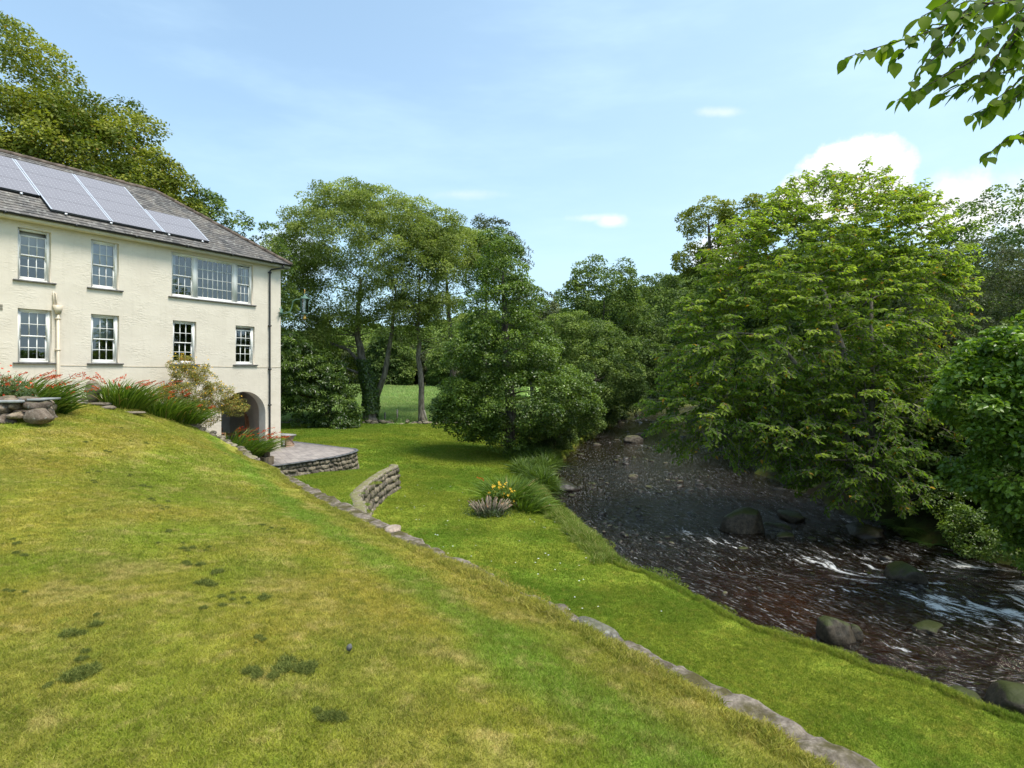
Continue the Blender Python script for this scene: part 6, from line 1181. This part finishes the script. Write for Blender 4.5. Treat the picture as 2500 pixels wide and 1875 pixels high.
pw_ = [blade_patch(rng, 420, 1.0, .42, .03, .7, .35) for _ in range(3)]; x, y = seed_pts(rng, -34, 8, 50.5, 84, 1.15); k_ = (x < xL(y) - 1.5); plant('meadow_grass', 'taller pale green grass of the field beyond the ash trees', ground_z, x[k_], y[k_], pw_, .6, 1.2, BF, 9)
x, y = seed_pts(rng, -75, 30, 84, 137, 2.2); k_ = (x < xL(y) - 6) & ~((x > 2) & (y > 78)); pw2 = [blade_patch(rng, 380, 1.9, .45, .07, .7, .3) for _ in range(2)]; plant('meadow_grass', 'distant half of the green field below the woodland edge', ground_z, x[k_], y[k_], pw2, .6, 1.2, BF, 19)
# rough weeds along the near river edge
pb = [blade_patch(rng, 240, .20, .22, .009, 1.1, .3) for _ in range(3)]; yb = np.r_[rng.uniform(14.4, 19.5, 420), rng.uniform(22, 34, 260)]; xb = xL(yb) - np.abs(rng.normal(0, .28, len(yb))) + .12; plant('bank_weeds', 'rough tangled grass and weeds along the near river edge', ground_z, xb, yb, pb, .45, 1.15, mat_leaf('bank_weed', (.09, .16, .018), (.27, .33, .055), (.48, .42, .18), .86, trans=.35), 10)
pb2 = [blade_patch(rng, 130, .10, .075, .005, 1.0, .1) for _ in range(3)]; yb = rng.uniform(4, 14.6, 520); xb = xL(yb) - .1; xb = xL(yb) - (.13 - .22 * fbm(xb * .9, yb * .9, 3.3, 3) + np.abs(rng.normal(0, .04, 520)) - .03) / slope_fac(xL, yb); plant('bank_weeds', 'short overhanging grass fringe along the lawn edge above the water', ground_z, xb, yb, pb2, .6, 1.3, BL, 11)
pc = [blade_patch(rng, 420, .16, .34, .014, 1.3, .02) for _ in range(2)]
for i, (x_, y_, s) in enumerate([(1.0, 29.5, 1.6), (1.6, 31.5, 1.9), (.9, 27.5, 1.2), (1.9, 33.5, 2.0), (.6, 31.0, 1.6), (1.0, 25.2, 1.0)]):
    pass
wx, wy = rng.normal(1.0, .5, 60), rng.uniform(24, 35, 60); wx = np.minimum(wx, xL(wy)); plant('bank_weeds', 'dark tall weeds at the foot of the conical tree by the water', ground_z, wx, wy, pc, .9, 2.2, L_ALD, 12)
# mown clippings left in rows
pk = [blade_patch(rng, 520, .10, .055, .0036, 2.3, .06) for _ in range(3)]
for q_ in pk: q_.v = [v + np.array((0, 0, 1)) * (.045 * np.clip(1 - (np.hypot(v[:, :1] * 1.0, v[:, 1:2] * 2.2) / .10) ** 2, 0, 1) * (1 + .8 * fbm(v[:, :1] * 30, v[:, 1:2] * 30, 0, 2))) for v in q_.v]
cpx = [(350,1190,1),(590,1075,.6),(212,1078,.7),(300,1045,.6),(330,1080,.6),(200,1150,.8),(230,1178,.7),(380,1240,1.0),(375,1225,.8),(400,1243,.8),(423,1300,.7),(420,1330,.8),(463,1340,.8),(478,1345,.6),(470,1385,1.0),(528,1402,1.2),(512,1428,1.3),(565,1465,1.0),(545,1478,1.0),(612,1470,1.2),(195,1550,1.3),(205,1655,1.5),(180,1620,.8),(170,1663,1.0),(700,1630,1.5),(735,1625,1.2),(715,1640,1.5),(620,1640,1.2),(625,1650,1.0),(805,1755,1.2),(790,1762,1.0),(40,1315,.8),(55,1330,.8),(45,1360,.7),(30,1450,.9),(270,1500,.7),(655,1570,.7),(630,1285,.6),(670,1295,.7),(560,1112,.4),(120,1060,.5),(260,1100,.5),(105,1125,.5),(325,1165,.6)]
PX, PY, PS = [], [], []
for sx_, sy_, s in cpx:
    Z_ = 4.0
    for _ in range(30): xx_ = (sx_ - 1250) / 1389 * Z_; Z_ = .6 * Z_ + .4 * (E - float(upper_z(xx_, Z_))) / ((sy_ - 905) / 1389)
    for _ in range(3): PX.append(xx_ + rng.normal(0, .035 + .006 * Z_)); PY.append(Z_ + rng.normal(0, .03 + .006 * Z_)); PS.append(s * (.25 + .040 * Z_) * rng.uniform(.3, 1.0))
PX, PY = np.array(PX), np.array(PY); pz_ = upper_z(PX, PY) + .016
o = scatter('grass_clippings', pk, np.stack([PX, PY, pz_], 1), slope_euler(upper_z, PX, PY, rng.uniform(0, 6, len(PX))), np.array(PS), rng.integers(0, 3, len(PX)), mat_leaf('wilted_clipping', (.060, .085, .018), (.26, .28, .075), trans=.15, rough=.9, spec=.03)); tag(o, 'dark wilted clumps of grass clippings left on the upper lawn', 'clippings')
# daisies on the lower lawn
bq = MB(); rng2 = np.random.default_rng(5)
for k in range(5): a = k * 1.257; bq.add([(0, 0, .05), (.014 * math.cos(a - .5), .014 * math.sin(a - .5), .052), (.022 * math.cos(a), .022 * math.sin(a), .055), (.014 * math.cos(a + .5), .014 * math.sin(a + .5), .052)], [(0, 1, 2, 3)])
dx_, dy_ = rng.uniform(-4, 3, 120), rng.uniform(11, 24, 120); k_ = low_ok(dx_, dy_, 1.0); dx_, dy_ = dx_[k_], dy_[k_]
o = scatter('daisies', [bq], np.stack([dx_, dy_, ground_z(dx_, dy_)], 1), np.zeros((len(dx_), 3)), rng.uniform(.7, 1.4, len(dx_)), np.zeros(len(dx_), int), mat_plain('daisy_petal', (.75, .75, .72), .7, .2, .05)); tag(o, 'scattered white daisies in the lower lawn grass', 'daisies')
